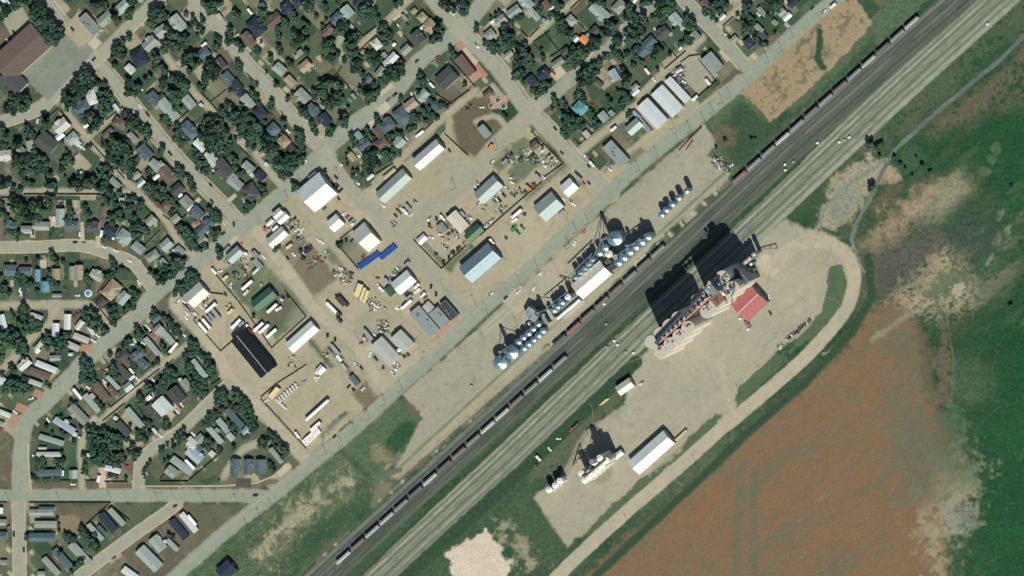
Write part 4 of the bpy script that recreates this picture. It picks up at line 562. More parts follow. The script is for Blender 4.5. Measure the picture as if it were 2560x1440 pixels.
T 48,6,7 56,8,7 60,14,6 44,14,7 52,18,8 40,22,7 32,24,6 48,26,7 38,32,7 28,32,6 24,40,5 34,40,5 30,26,6 8,10,9 18,8,9 25,4,7 4,20,7 6,76,6 12,80,6 18,86,6 22,92,6 28,96,6 24,102,7 32,104,5 14,92,6 50,114,6 56,118,6 48,124,7 58,126,7 62,134,6 52,134,7 44,134,6 70,140,6 78,140,5 40,140,6 8,128,6 3,120,5 14,134,4 150,75,4
@ 800 675 6.4
B 133,20,34,24,40,ww 112,34,16,12,-48,Gs 167,82,51,21,-49,cf 191,76,31,20,-49,cf 173,60,15,15,-45,ls 206,64,32,13,-49,df 104,130,43,24,-47,lw 131,114,31,23,-46,lw 126,128,7,6,40,ws
V 60,31,70,yV 64,33,70,yV 69,38,70,yV 74,42,70,yV 32,50,-48,kV 38,50,-48,kV 19,60,-45,wV 30,69,-45,kv 27,8,20,wc 33,8,60,wc 29,5,-30,gc 22,3,90,kc 47,20,-20,gc 50,5,-40,kc 50,13,-40,kc 92,13,0,rc 94,24,-40,wc 98,30,-45,wv 119,7,-45,wp 112,16,-45,wp 108,17,-45,gv 122,3,-45,gp 155,26,50,wv 156,33,42,wv 165,40,48,wv 168,45,40,gp 139,55,42,wV 123,59,60,wc 126,62,20,wc 143,43,42,gv 138,38,45,kp 85,54,-60,wc 90,58,-30,wc 83,58,20,gc 88,63,-60,wc 94,57,-40,gc 103,61,-50,yc 93,90,-50,yc 100,91,-50,kc 107,85,-50,yc 103,97,-50,kc 109,100,-50,gc 96,97,-40,wp 88,104,-40,wc 78,103,-50,gV 71,107,-50,kc 73,112,-50,wp 66,117,20,rc 80,135,80,wc 88,141,-50,kc 25,127,-50,cV 31,140,-50,wv 140,135,-50,kc 134,138,-50,kc 31,80,-45,kv
T 178,28,3 186,40,3 12,106,3 24,113,3
@ 0 900 6.4
B 39,7,22,13,40,lh 74,11,36,10,-22,wm 64,22,36,11,-20,bm 57,37,22,8,-20,lm 40,31,12,8,-20,ns 2,32,12,12,-40,ws 8,86,20,8,-22,wm 1,102,10,8,-22,gs 196,17,34,10,-47,dm 202,3,16,10,-45,bh 228,6,16,14,-40,sh 181,36,28,7,-46,cm 205,43,15,13,40,cs 163,50,34,10,-52,bm 180,50,20,10,-45,bh 147,69,36,10,-50,cm 148,58,9,7,-45,ls 125,87,36,15,-46,gh 103,105,38,11,-32,im 107,99,8,7,-20,ws 96,93,7,5,60,ws 120,119,7,7,-30,ws 127,124,5,4,-30,ws 82,128,40,9,-17,cm 68,141,13,4,0,ls 216,93,40,10,-50,cm 197,110,28,12,-48,dm 185,93,7,6,-30,ws 247,84,32,14,-48,dh 259,74,25,24,-47,ww 248,114,12,5,-50,ws 238,60,8,7,45,ws
V 125,54,-50,wV 77,96,-50,wc 50,62,20,wc 24,83,-40,wc 147,50,-50,rc 171,15,0,yc 165,18,-30,rc 211,17,-50,wv 212,28,40,wv 220,30,-40,wc 245,32,-40,wc 1,110,45,rc 141,44,-30,wc 167,34,-45,wc
T 18,12,6 22,18,6 4,24,5 20,34,7 28,38,8 14,40,8 34,42,7 10,48,7 22,48,8 30,48,8 42,42,7 48,46,6 40,50,6 132,5,7 142,6,7 135,14,8 145,14,7 134,24,8 146,24,7 132,33,8 142,34,8 150,30,6 182,10,7 186,18,8 178,18,6 190,26,6 186,28,6 215,6,6 218,12,5 80,43,4 75,38,4 252,4,6 245,10,4 222,58,7 226,66,7 222,70,5 236,42,7 244,48,7 250,52,7 252,42,6 114,68,5 122,70,4 130,52,4 155,66,5 160,72,5 165,78,5 98,92,4 112,96,4 74,108,5 84,118,4 100,116,6 106,120,5 118,132,5 130,108,5 142,112,7 150,110,6 155,118,8 165,112,7 172,118,7 145,124,9 158,128,10 170,128,9 180,122,7 188,122,7 195,128,7 150,138,9 165,140,9 180,136,8 190,138,7 204,128,5 222,118,7 230,112,6 228,124,8 220,128,6 234,130,5 212,138,6 232,98,5 240,102,5 208,105,4 240,118,5
@ 400 900 6.4
B 63,14,36,9,-51,cm 66,22,7,7,-45,gs 42,40,20,12,-55,gh 34,34,11,6,-55,ws 26,57,27,20,-50,dh 119,93,38,11,-50,sm 101,105,27,10,-50,cm 88,120,34,9,-48,cm 92,112,8,6,-40,cs 113,123,13,10,-45,ls 138,114,14,12,50,ih 64,126,14,13,45,gs 50,134,20,16,-45,lh 62,141,12,10,-45,sh
U 232,132,3.1,-2.8,8
N 217,39,-4.3,3.6,8
N 187,64,3.2,3,4
V 182,51,50,yV 185,53,50,yV 170,65,30,wc 249,106,42,wV 253,102,42,rv 220,120,-55,wv 231,35,30,ic 1,121,-50,wc 53,118,-40,wc 56,122,-40,wc 251,28,0,wc 254,17,45,wv 24,85,-50,dc 28,82,-50,wc 32,76,-50,rc 35,72,-50,wc
T 12,14,6 18,18,7 24,22,6 10,24,7 16,30,7 22,32,6 4,34,7 4,44,7 4,52,5 8,38,5 44,6,7 50,12,7 44,18,6 56,20,6 60,28,6 66,30,5 72,34,6 66,38,6 50,30,5 76,6,8 82,12,8 80,20,7 86,8,4 84,24,5 78,30,4 56,36,7 54,46,8 64,42,8 72,44,6 60,54,8 68,52,8 74,54,5 66,60,5 55,55,5 94,54,7 102,52,7 90,60,6 98,60,8 106,58,6 92,68,8 104,66,6 118,52,6 124,54,6 128,62,7 136,66,6 118,62,6 112,72,6 130,72,7 140,72,6 122,76,5 126,82,6 134,80,7 144,80,6 146,88,6 138,90,6 140,98,7 148,96,5 155,96,3 120,80,5 100,78,5 96,80,4 88,85,5 94,88,5 78,90,6 86,92,5 76,98,6 84,98,6 72,104,5 80,104,5 88,102,4 110,100,5 112,108,5 118,104,5 124,110,5 122,118,5 144,106,6 150,104,5 154,110,5 148,114,6 140,122,6 132,124,5 10,100,7 8,108,6 14,108,5 38,112,5 34,118,5 28,120,4 24,124,4 30,126,5 20,132,4 12,136,4 5,142,4 38,124,6 42,130,6 30,134,5 22,140,5 76,128,7 84,134,6 72,134,5 78,140,7 95,142,5 118,140,5 174,114,4 178,120,5 184,122,5 165,128,6 172,128,5 160,136,6 168,138,5 180,130,5 188,128,5 192,134,5 196,140,5 186,138,5
@ 0 1125 6.4
B 78,7,40,8,0,lm 79,37,40,11,0,sm 100,37,9,4,90,ws 117,39,14,13,90,cs 180,31,26,9,-14,wm 67,100,40,10,0,ch 75,94,26,6,0,ss 73,119,36,11,0,gm 67,140,42,14,0,sh 1,97,10,8,90,wh 4,116,12,10,0,gh 4,137,14,12,0,sh 187,107,34,9,-47,cm 173,116,36,13,-50,nm 153,131,34,8,-47,cm 163,128,18,6,-47,ss 250,142,14,10,40,cs 141,8,6,6,0,ws 88,119,9,4,90,ws
V 158,46,80,wv 22,135,90,dc 13,122,20,dc 202,25,-15,rc 117,55,0,wc 55,9,0,wc
T 60,14,6 68,16,7 62,22,7 70,24,6 60,30,5 66,31,5 90,18,6 98,20,7 102,16,5 94,28,6 52,44,4 55,48,3 60,46,4 72,46,4 78,46,5 90,46,5 94,44,4 99,4,4 134,8,6 138,14,5 150,6,8 160,10,9 168,8,8 150,18,8 162,22,8 174,16,8 185,12,8 195,8,7 190,20,8 198,16,6 182,24,6 135,24,5 136,32,5 138,38,4 133,36,4 212,5,6 218,8,7 216,15,5 206,4,5 224,4,5 240,20,4 236,26,4 232,32,4 230,38,4 232,44,3 180,40,5 186,44,4 176,42,4 201,46,4 130,124,5 134,130,6 130,134,6 138,136,6 106,140,6 114,140,6 145,142,5 95,130,3 92,110,3 94,120,3 161,104,4
@ 400 1125 6.4
B 35,25,40,12,-36,cm 18,35,18,16,-36,gh 55,8,28,17,-40,ih 83,6,9,9,-40,ws 120,26,24,14,82,sh 141,27,25,15,90,sh 160,26,22,16,88,sh 186,9,30,8,-50,gm 46,116,38,10,-50,wm 30,127,38,12,-50,nm
V 49,23,-45,wV 152,73,0,dc 24,90,30,dc 52,112,-50,wV
T 178,28,6 182,34,5 176,22,5 96,4,6 202,6,7 200,0,8 196,12,5 94,49,2 13,15,4 7,18,3 2,2,6 15,138,5 22,140,4
@ 0 1300 3.2
B 64,27,22,7,-47,gm 50,31,20,6,-47,sm 41,37,18,5,-47,gm 119,31,22,10,-45,ch 126,19,13,9,-50,ch 138,20,12,4,-45,cm 104,43,14,6,-35,wm 33,43,6,4,0,cs 181,40,13,12,42,nw 3,13,5,5,0,gs 3,34,5,4,0,gs 133,17,4,3,0,ws
V 91,31,45,gp 11,11,90,dc 19,24,90,dc 67,24,-45,wc 70,26,-45,gc
T 55,15,4 52,13,3 60,16,3 74,17,4 76,20,4 72,14,3 78,24,3 64,34,4 60,38,3 66,31,3 48,26,3 22,14,3 76,12,3 73,22,3 57,42,3
@ 700 840 6.4
B 65,54,13,12,45,ws 119,71,19,9,-50,ss 102,49,12,5,-50,ls
V 88,23,-50,gv 95,36,-50,wv 122,45,-50,wp 130,51,-50,dc 110,81,45,dc 117,86,-50,kc 133,85,40,wc 39,73,30,ic 59,69,60,wc 185,45,-50,wp 190,47,-50,wp 184,52,-50,wp 181,59,-50,wp 154,37,-50,dc 165,50,80,kc
Y 60,118,46,42
@ 1500 500 3.43
V 121,101,45,wp 128,110,45,wp 126,104,60,rc 145,83,-80,wc 146,97,-60,dc 154,126,-60,wc
A 156,124,2.5,-1.6,14
@ 1180 520 3.43
V 16,74,42,wp 29,77,42,dc 40,72,42,wc 59,56,60,wc 96,21,42,oc 88,30,80,wc 53,69,60,wc
@ 1300 1030 5.82
B 190,59,68,25,41.5,wQ 143,62,14,8,38,ww
V 27,67,-45,wv 43,54,-50,wc 56,39,0,wc 25,77,20,kc 77,23,40,rr
@ 0 0 10
V 2083,14,42,wv 2060,30,42,wp 2030,21,42,dc 836,1092,42,dc 1604,958,42,wp 640,1238,0,dc 1345,1147,-50,gc
@ 800 0 6.4
F 48,34,70,58 70,58,92,42 119,38,134,26 28,118,48,142 133,55,152,75 208,92,250,140 26,122,36,107 60,85,90,57
@ 1200 0 6.4
F 104,52,128,82 128,82,112,92 80,60,96,44 152,32,172,50 86,68,112,50 66,48,78,60 145,15,161,0 86,70,98,84
@ 1600 0 6.4
F 36,66,60,92 40,111,74,82 133,42,150,27 65,101,80,90 80,90,95,88 116,122,122,130 122,130,106,144 115,120,94,95 150,63,133,48
@ 1600 100 6.4
F 123,66,87,97 87,97,80,90
@ 0 225 6.4
F 77,44,95,31 97,31,115,55 170,49,198,26 181,120,200,142 134,96,146,83 146,83,168,108
@ 400 225 6.4
F 66,4,82,20 82,20,96,38 82,20,107,0 28,50,60,22 128,90,145,108 104,112,116,100 104,114,116,128 194,33,204,50
@ 800 225 6.4
F 185,5,210,22 210,22,240,0 165,68,182,52 200,70,238,105 90,135,118,118
@ 1200 225 6.4
F 165,45,186,66 186,66,160,88 160,88,150,76 82,65,134,118 134,118,100,142
@ 0 450 6.4
F 2,29,30,28 38,23,160,23 156,24,218,24 218,28,256,65 233,105,256,82 230,72,243,52
@ 400 450 6.4
F 24,74,40,92 23,73,44,55 5,56,16,64
@ 800 450 6.4
F 26,100,62,142 150,95,195,142 195,142,235,105 33,95,52,80
@ 1200 450 6.4
F 0,90,50,46 50,46,100,3
@ 0 675 6.4
F 108,20,108,45 150,50,164,36 149,47,176,82 163,62,185,48 156,38,172,15 187,82,202,70
@ 400 675 6.4
F 66,18,80,38 82,37,102,39 55,80,62,72 54,80,98,130 98,130,116,114 84,0,130,55 130,55,180,125 180,125,235,75 235,75,200,32
@ 0 900 6.4
F 172,68,178,76 178,76,200,58 200,58,256,15 165,98,200,70 190,90,214,120 222,72,236,100
@ 400 900 6.4
F 9,13,22,0 83,40,97,30 162,60,185,40 162,62,235,142 185,40,235,8
@ 0 1125 6.4
F 47,84,112,84 112,84,178,84 178,84,138,120 97,49,113,49 137,49,155,49 168,51,205,51 178,88,208,112 0,84,12,84
@ 400 1125 6.4
F 0,50,46,50 46,50,92,10 0,48,8,38
"""
FEN = []
# ------------------------------------------------------------------ materials by colour letter
ROOF = dict(g=(150,158,145), s=(90,110,117), d=(80,84,83), b=(112,98,88), t=(168,155,128), l=(204,206,196), w=(228,236,231), c=(158,173,165), z=(20,30,40), n=(46,60,76), r=(176,108,102), o=(232,150,92), i=(164,180,190), k=(124,146,152), G=(70,108,84), u=(104,156,176), q=(96,158,160), e=(240,232,208), y=(200,190,150))
CNAME = dict(g='grey', s='slate-grey', d='dark grey', b='brown', t='tan', l='pale grey', w='white', c='grey-green', z='black', n='navy', r='reddish', o='orange', i='pale blue', k='pale teal', q='teal', G='green', u='turquoise', e='cream', y='yellowish')
def roofmat(c, metal):
    if metal: return mat("metal_roof_" + CNAME[c].replace(' ', '_').replace('-', '_'), alb(*ROOF[c], k=0.72), rough=0.42, metal=0.35, spec=0.5, var=0.07, scale=0.15, streak=0.9)
    return mat("shingles_" + CNAME[c].replace(' ', '_').replace('-', '_'), alb(*ROOF[c]), rough=0.9, var=0.14, scale=0.5, obj_var=0.12, bump=0.3)
WALLC = [(205,198,180),(190,190,178),(170,165,150),(214,212,204),(160,150,130),(150,160,160)]
wallm = [mat("siding_%d" % i, alb(*c), rough=0.8, var=0.06, scale=1.2) for i, c in enumerate(WALLC)]
glass = mat("window_glass", (0.02, 0.025, 0.03), rough=0.15, spec=0.6, var=0.0)
darkm = mat("dark_opening", (0.04, 0.04, 0.04), rough=0.7)
galv = mat("galvanised_steel", (0.27, 0.40, 0.45), rough=0.33, metal=0.75, spec=0.5, var=0.1, scale=0.4, obj_var=0.08)
galvw = mat("galvanised_wall", (0.24, 0.34, 0.37), rough=0.45, metal=0.6, var=0.08, scale=0.8)
whitem = mat("white_steel", (0.62, 0.62, 0.57), rough=0.4, spec=0.5, var=0.05)
concm = mat("concrete", alb(200, 194, 178), rough=0.9, var=0.09, scale=0.12, bump=0.2)
concw_sun = mat("concrete_wall_painted_sun", alb(246, 236, 220), rough=0.9, var=0.12, scale=0.1)  # walls kept paler than the roof slabs: sunlight on them painted into the colour
rustm = mat("rusty_steel", (0.16, 0.085, 0.07), rough=0.7, var=0.35, scale=0.5)
steelm = mat("grey_steel", (0.20, 0.21, 0.21), rough=0.5, metal=0.4, var=0.15)
rubber = mat("rubber", (0.02, 0.02, 0.02), rough=0.9)
woodm = mat("weathered_wood", (0.085, 0.07, 0.05), rough=0.9, var=0.3, scale=2)
woodl = mat("grey_wood", (0.28, 0.25, 0.19), rough=0.9, var=0.2, scale=2)

HT = dict(h=(2.9,.2), p=(2.9,.2), s=(2.4,.14), m=(2.9,.07), w=(4.4,.13), Q=(6.0,.16), W=(4.0,.1), f=(4.4,0), S=(5.5,.07))
KINDS_ = dict(h=("house","gabled house","house"), p=("house","hip-roofed house","house"), s=("shed","shed","shed"), m=("mobile_home","mobile home","mobile home"),
    w=("workshop","metal workshop","workshop"), Q=("warehouse","large warehouse","warehouse"), W=("hall","long hall","hall"), f=("flat_roofed_building","flat-roofed building","building"), S=("school","school wing","school"))
_bc = {}
def building(px, py, L, Wd, ang, c, t, key=None, h=None, label=None):
    """roof centre px, py in photograph pixels; L, Wd roof size in pixels; ang of the ridge"""
    hw, sl = HT[t]
    if h: hw = h
    Lm, Wm = L * S, Wd * S; big = Lm * Wm
    if t == 's' and min(Lm, Wm) < 3: hw = 2.1
    rh = sl * Wm; hz = hw + rh * 0.5
    x, y = W(px, py); x += hz * LX; y += hz * LY
    nm, desc, cat = KINDS_[t]
    root = link(nm, None); root.location = (x, y, 0); root.rotation_euler = (0, 0, R(ang))
    ov = 0.35 if t in 'hpm' else 0.12
    if Lm < 4: ov = 0.1
    a, b = Lm / 2, Wm / 2; wa, wb = a - ov, b - ov
    metal = (t in 'wQWS' and c in 'lwckGieq') or (t == 'm' and c in 'wl') or (t == 's' and c in 'wlck') or (t == 'f')
    rm = roofmat(c, metal); wm = rnd.choice(wallm)
    if t in 'wQW': wm = wallm[3] if c in 'wle' else (mat("siding_dark_green", alb(58,84,70), var=.08) if c == 'G' else (mat("siding_dark", alb(70,78,80), var=.08) if c in 'nz' else wallm[rnd.choice([0, 5])]))
    if c == 'b' and t == 'W': wm = mat("brick_red", alb(140, 92, 76), var=.15, scale=2)
    w_ = MB()
    if rh > 0 and t != 'p': w_.prism([(-wb, -0.15), (wb, -0.15), (wb, hw), (0, hw + rh * (wb / b) - 0.05), (-wb, hw)], -wa, wa)
    else: w_.box(-wa, wa, -wb, wb, -0.15, hw + (0.35 if t == 'f' else 0))
    wo = w_.build("wall", wm, root)
    r_ = MB(); th = 0.16
    if t == 'f':
        ro = r_.box(-wa + .3, wa - .3, -wb + .3, wb - .3, hw + 0.33, hw + 0.37).build("roof", rm, root)
        for k in range(2 + int(big / 250)):
            u = MB(); s_ = 0.6 + rnd.random() * 0.8; ux, uy = rnd.uniform(-.7, .7) * wa, rnd.uniform(-.6, .6) * wb
            u.box(ux - s_, ux + s_, uy - s_ * .7, uy + s_ * .7, hw + 0.37, hw + 1.3).build("rooftop_unit", steelm, ro)
        MB().box(wa - 0.02, wa + 0.05, -1.6, 1.6, 0, 3).build("door", darkm, root)
    elif t == 'p':
        rd = max(0.0, a - b) if a >= b else 0
        o = .3; A, B = a, b
        vs = [(-A,-B,hw),(A,-B,hw),(A,B,hw),(-A,B,hw),(-A,-B,hw+th),(A,-B,hw+th),(A,B,hw+th),(-A,B,hw+th),(-rd-.05,0,hw+rh*1.25),(rd+.05,0,hw+rh*1.25)]
        r_.add(vs, [(3,2,1,0),(0,1,5,4),(1,2,6,5),(2,3,7,6),(3,0,4,7),(4,5,9,8),(5,6,9),(6,7,8,9),(7,4,8)])
        ro = r_.build("roof", rm, root)
    else:
        r_.prism([(-b, hw - 0.02), (0, hw + rh - 0.02), (b, hw - 0.02), (b, hw - 0.02 + th), (0, hw + rh + th), (-b, hw - 0.02 + th)], -a, a)
        ro = r_.build("roof", rm, root)
    if t in 'hp' and big > 60:
        c_ = MB(); cx, cy = rnd.uniform(-.5, .5) * a, rnd.choice([-1, 1]) * b * .25
        c_.box(cx - .3, cx + .3, cy - .3, cy + .3, hw + .1, hw + rh + 0.7); c_.build("chimney", rnd.choice([steelm, whitem]), ro)
    if t in 'hp' and big > 95 and rnd.random() < .6:      # a cross wing with its own roof
        s_ = rnd.choice([-1, 1]); cx = rnd.uniform(-.45, .45) * a; ww = min(a * .45, 2.6 + rnd.random()); yy = s_ * (b + rnd.uniform(.3, 1.5)); r2 = rh * .8
        g_ = MB(); lo, hi = min(0, yy), max(0, yy); g_.prismy([(cx - ww, hw + .05), (cx + ww, hw + .05), (cx + ww, hw + .2), (cx, hw + r2 + .12), (cx - ww, hw + .2)], lo, hi); g_.build("wing_roof", rm, ro)
        MB().box(cx - ww + .3, cx + ww - .3, min(s_*wb, yy - s_*.3), max(s_*wb, yy - s_*.3), -.15, hw + .05).build("wing", wm, root)
    if t in 'hpm':
        for sx in (-.55, .1, .6):
            for sy in (-1, 1):
                if rnd.random() < .55:
                    y_ = sy * wb; MB().box(sx * wa - .6, sx * wa + .6, min(y_, y_ + sy * .05), max(y_, y_ + sy * .05), 1.0, 2.1).build("window", glass, wo)
    if t in 'wQW':
        for k in range(2 if big > 300 else 1):
            yy = (-.4 + .8 * k) * wb if big > 300 else 0
            MB().box(wa, wa + 0.06, yy - 1.9, yy + 1.9, 0, min(3.8, hw - .3)).build("door", mat("pale_door", alb(190, 190, 180)), root)
        if big > 500:
            MB().prism([(-.25, hw + rh + .1), (.25, hw + rh + .1), (0, hw + rh + .35)], -a + .3, a - .3).build("ridge_cap", whitem, ro)
            for k in range(5):
                u = (k - 2) * a * .38; MB().box(u - .3, u + .3, -b * .3 - .3, -b * .3 + .3, hw + rh * .55, hw + rh * .7 + .7).build("vent", steelm, ro)
    size = "small " if big < 75 and t in 'hpm' else ("broad " if big > 200 and t in 'hpw' else "")
    if t == 's': size = "tiny " if big < 22 else ("long " if L > 2.2 * Wd else "")
    tag(root, None, cat, {"house": "houses of the town", "shed": "sheds and garages", "mobile home": "mobile homes", "workshop": "workshops of the yards"}.get(cat))
    if label: root["label"] = label
    else: place_label(root, f"{size}{CNAME[c]}-roofed {desc.replace('hip-roofed ', 'hipped ')}" if t != 'f' else f"{CNAME[c]} flat-roofed building", px, py)
    return root

# ------------------------------------------------------------------ vehicles
CARC = dict(w=(.75,.75,.73), d=(.035,.04,.045), g=(.25,.27,.28), r=(.30,.05,.04), n=(.05,.08,.22), i=(.25,.35,.6), o=(.62,.20,.07), y=(.55,.46,.25), k=(.06,.055,.05), c=(.25,.33,.32), G=(.07,.32,.12), b=(.12,.09,.07))
CARN = dict(w='white', d='black', g='silver', r='dark red', n='navy', i='light blue', o='orange', y='beige', k='dark', c='grey-green', G='green', b='brown')
def paint(c): return mat("paint_" + CARN[c].replace(' ', '_').replace('-', '_'), CARC[c], rough=0.3, spec=0.5, var=0.03, metal=0.1)
VM = {}
def vmesh(c, t):
    if (c, t) in VM: return VM[(c, t)]
    b = MB(); pm = paint(c)
    def wheels(xs, w, r=.34):
        for x in xs:
            for s in (-1, 1):
                n = 10; yy = s * w; vs = [(x + r * math.cos(2*math.pi*k/n), yy - .11, r + r * math.sin(2*math.pi*k/n)) for k in range(n)] + [(x + r * math.cos(2*math.pi*k/n), yy + .11, r + r * math.sin(2*math.pi*k/n)) for k in range(n)]
                b.add(vs, [tuple(range(n)), tuple(range(n, 2*n))[::-1]] + [(k, n + k, n + (k+1) % n, (k+1) % n) for k in range(n)], rubber)
    if t == 'c' and c in 'yk' or t == 'r':          # farm or salvage machine: frame, hopper, arms, wheels
        b.box(-2.2, 2.2, -.25, .25, .5, .8, pm); b.box(-1.6, .4, -1.1, 1.1, .6, 1.7, pm, taper=.3); b.bar((.4, -.9, .8), (2.6, 0, .6), .18, steelm); b.bar((.4, .9, .8), (2.6, 0, .6), .18, steelm)
        b.bar((-1.5, 0, 1.7), (-2.8, 0, 2.4), .25, steelm); b.box(-2.4, -1.8, -1.6, 1.6, .5, .75, steelm); wheels((-1.2, .2), 1.2, .5)
    elif t == 'c':
        b.prismy([(-2.25,.3),(2.25,.3),(2.3,.62),(2.15,.8),(1.2,.92),(-1.9,.95),(-2.3,.82)], -.9, .9, pm)
        b.box(-1.55, .85, -.78, .78, .92, 1.38, glass, taper=.32); b.box(-1.15, .45, -.5, .5, 1.38, 1.42, pm); wheels((-1.4, 1.4), .82)
    elif t == 'p':
        b.prismy([(-2.75,.45),(2.75,.45),(2.8,.8),(2.6,1.02),(1.3,1.1),(1.3,.62),(1.3,1.1),(-.2,1.1),(-.3,1.1),(-2.8,1.1)], -.98, .98, pm)
        b.box(-2.65, -.45, -.8, .8, 1.1, 1.13, darkm); b.box(-.3, 1.5, -.9, .9, 1.08, 1.75, glass, taper=.28); b.box(0, 1.2, -.6, .6, 1.75, 1.8, pm); wheels((-1.75, 1.8), .88, .4)
    elif t == 'v':
        b.box(-3.4, 3.2, -1.2, 1.2, .55, 2.9, pm, taper=.06); b.box(-3.2, 3.0, -1.05, 1.05, 2.9, 2.98, whitem if c == 'w' else pm); b.box(3.2, 4.3, -.1, .1, .5, .65, steelm)
        b.box(-1.5, -.6, -.35, .35, 2.98, 3.2, steelm); b.box(-2.4, -1.2, -1.22, -1.2, 1.5, 2.2, glass); wheels((-.9, .1), 1.05)
    elif t == 'V':
        b.box(-6.3, 6.3, -1.28, 1.28, 1.1, 3.6, pm); b.box(-6.2, 6.2, -.5, .5, .8, 1.1, steelm); b.box(-6.32, -6.28, -1.1, 1.1, 1.3, 3.4, steelm)
        wheels((-5.2, -4.0, 3.8), 1.0, .5)
    elif t == 't':
        b.box(-.9, 2.2, -.4, .4, .9, 1.7, pm); b.box(-1.5, .3, -.75, .75, 1.2, 2.9, glass, taper=.15); b.box(-1.5, .3, -.75, .75, 2.9, 3.0, pm); wheels((-1.1,), 1.1, .95); wheels((1.7,), .9, .6); b.box(2.4, 3.4, -1.4, 1.4, .4, 1.0, pm)
    elif t == 'D':
        b.box(-2.7, 2.7, -1.15, 1.15, .1, 1.9, pm); b.box(-2.4, 2.4, -.95, .95, 1.9, 1.94, mat("bin_inside", (.015,.04,.16))); b.box(-2.7, 2.7, -.06, .06, 1.94, 2.05, pm); b.box(-.06, .06, -1.15, 1.15, 1.94, 2.05, pm)
    elif t == 'K':
        b.box(-1.1, 1.1, -.9, .9, .15, 1.9, whitem); b.box(-.35, .35, -.35, .35, 1.9, 2.15, steelm); b.box(-1.15, 1.15, -.95, .95, 0, .15, steelm)
    VM[(c, t)] = b.mesh({'c':'car','p':'pickup_truck','v':'camper_trailer','V':'semi_trailer','t':'tractor','D':'roll_off_bin','K':'white_tank','r':'farm_implement'}[t]); return VM[(c, t)]
VN = dict(c=("car","parked car","car",.7), p=("pickup_truck","pickup truck","pickup truck",.9), v=("camper_trailer","boxy trailer","trailer",1.7), V=("semi_trailer","long semi trailer","semi trailer",2.2), t=("tractor","farm tractor","tractor",1.5), D=("roll_off_bin","steel roll-off bin","waste bin",1.2), K=("storage_tank","square storage tank","tank",1.2), r=("farm_implement","farm implement","farm implement",.9))
GRP = dict(c="cars parked around the town", p="pickup trucks around the town", v="campers and boxy trailers", V="semi trailers in the yards", t="green tractors on the gravel", D="blue roll-off bins in two rows", K="white tanks in the propane yard", r="farm and salvage machines")
def vehicle(px, py, ang, c, t):
    if t == 'c' and c in 'yk': t = 'r'
    nm, desc, cat, hz = VN[t]; x, y = W(px, py); x += hz * LX; y += hz * LY
    o = link(nm, vmesh(c, t)); o.location = (x, y, 0); o.rotation_euler = (0, 0, R(ang + (180 if rnd.random() < .5 else 0)))
    k = 0.94 + rnd.random() * 0.1; o.scale = (k, k, k)
    tag(o, None, cat, GRP[t]); place_label(o, f"{CARN[c]} {desc}" if t != 'D' else "blue open steel roll-off bin", px, py); return o

# ------------------------------------------------------------------ trees
leafm = mat("foliage", (0.042, 0.092, 0.058), rough=0.65, spec=0.25, var=0.45, scale=0.45, obj_var=0.35)
leafg = mat("foliage_grey_green", (0.066, 0.108, 0.074), rough=0.7, spec=0.25, var=0.4, scale=0.5, obj_var=0.3)
leafd = mat("foliage_deep", (0.028, 0.064, 0.044), rough=0.65, spec=0.25, var=0.4, scale=0.5, obj_var=0.3)
leafb = mat("foliage_bright", (0.055, 0.125, 0.055), rough=0.65, spec=0.25, var=0.35, scale=0.6, obj_var=0.25)
barkm = mat("bark", (0.09, 0.07, 0.055), rough=0.95, var=0.3, scale=3)
def crown_arrays(seed, nleaf, pointy=False, lf=0.17):
    r = np.random.default_rng(seed); nc = int(r.integers(9, 15))
    th = r.random(nc) * 6.283; ph = r.random(nc); rad = 0.35 + 0.45 * r.random(nc)
    C = np.stack([np.cos(th) * rad, np.sin(th) * rad, (ph - .35) * 0.9], 1); C[0] = (0, 0, .35)
    if pointy: C[:, :2] *= (0.75 - C[:, 2:3]).clip(.12, 1); C[:, 2] *= 1.7
    k = r.integers(0, nc, nleaf); d = r.normal(size=(nleaf, 3)); d /= np.linalg.norm(d, axis=1)[:, None]
    P = C[k] + d * (0.22 + 0.16 * r.random((nleaf, 1))) * (0.75 + 0.5 * r.random((nc, 1)))[k]
    P[:, :2] *= 0.98 / max(0.9, np.percentile(np.hypot(P[:, 0], P[:, 1]), 97))
    n = d + r.normal(size=(nleaf, 3)) * .6; n /= np.linalg.norm(n, axis=1)[:, None]
    a = np.cross(n, r.normal(size=(nleaf, 3))); a /= np.linalg.norm(a, axis=1)[:, None]; b = np.cross(n, a)
    s = (lf * (0.7 + 0.7 * r.random((nleaf, 1))))
    V = np.stack([P - a * s - b * s * .7, P + a * s * .8 - b * s, P + a * s + b * s * .8, P - a * s * .7 + b * s], 1)
    return V.reshape(-1, 3)
def leafmesh(name, V, m):
    n = len(V) // 4; me = bpy.data.meshes.new(name); me.vertices.add(len(V)); me.vertices.foreach_set("co", V.astype(np.float32).ravel())
    me.loops.add(4 * n); me.loops.foreach_set("vertex_index", np.arange(4 * n, dtype=np.int32)); me.polygons.add(n); me.polygons.foreach_set("loop_start", np.arange(0, 4 * n, 4, dtype=np.int32))
    me.update(calc_edges=True); me.materials.append(m); return me
CROWNS = [leafmesh("crown", crown_arrays(s, 900 if s % 3 else 560), [leafm, leafm, leafg, leafd, leafb, leafm, leafd][s % 7]) for s in range(14)]
CONES = [leafmesh("crown", crown_arrays(40 + s, 700, True), leafm) for s in range(3)]
tb = MB()
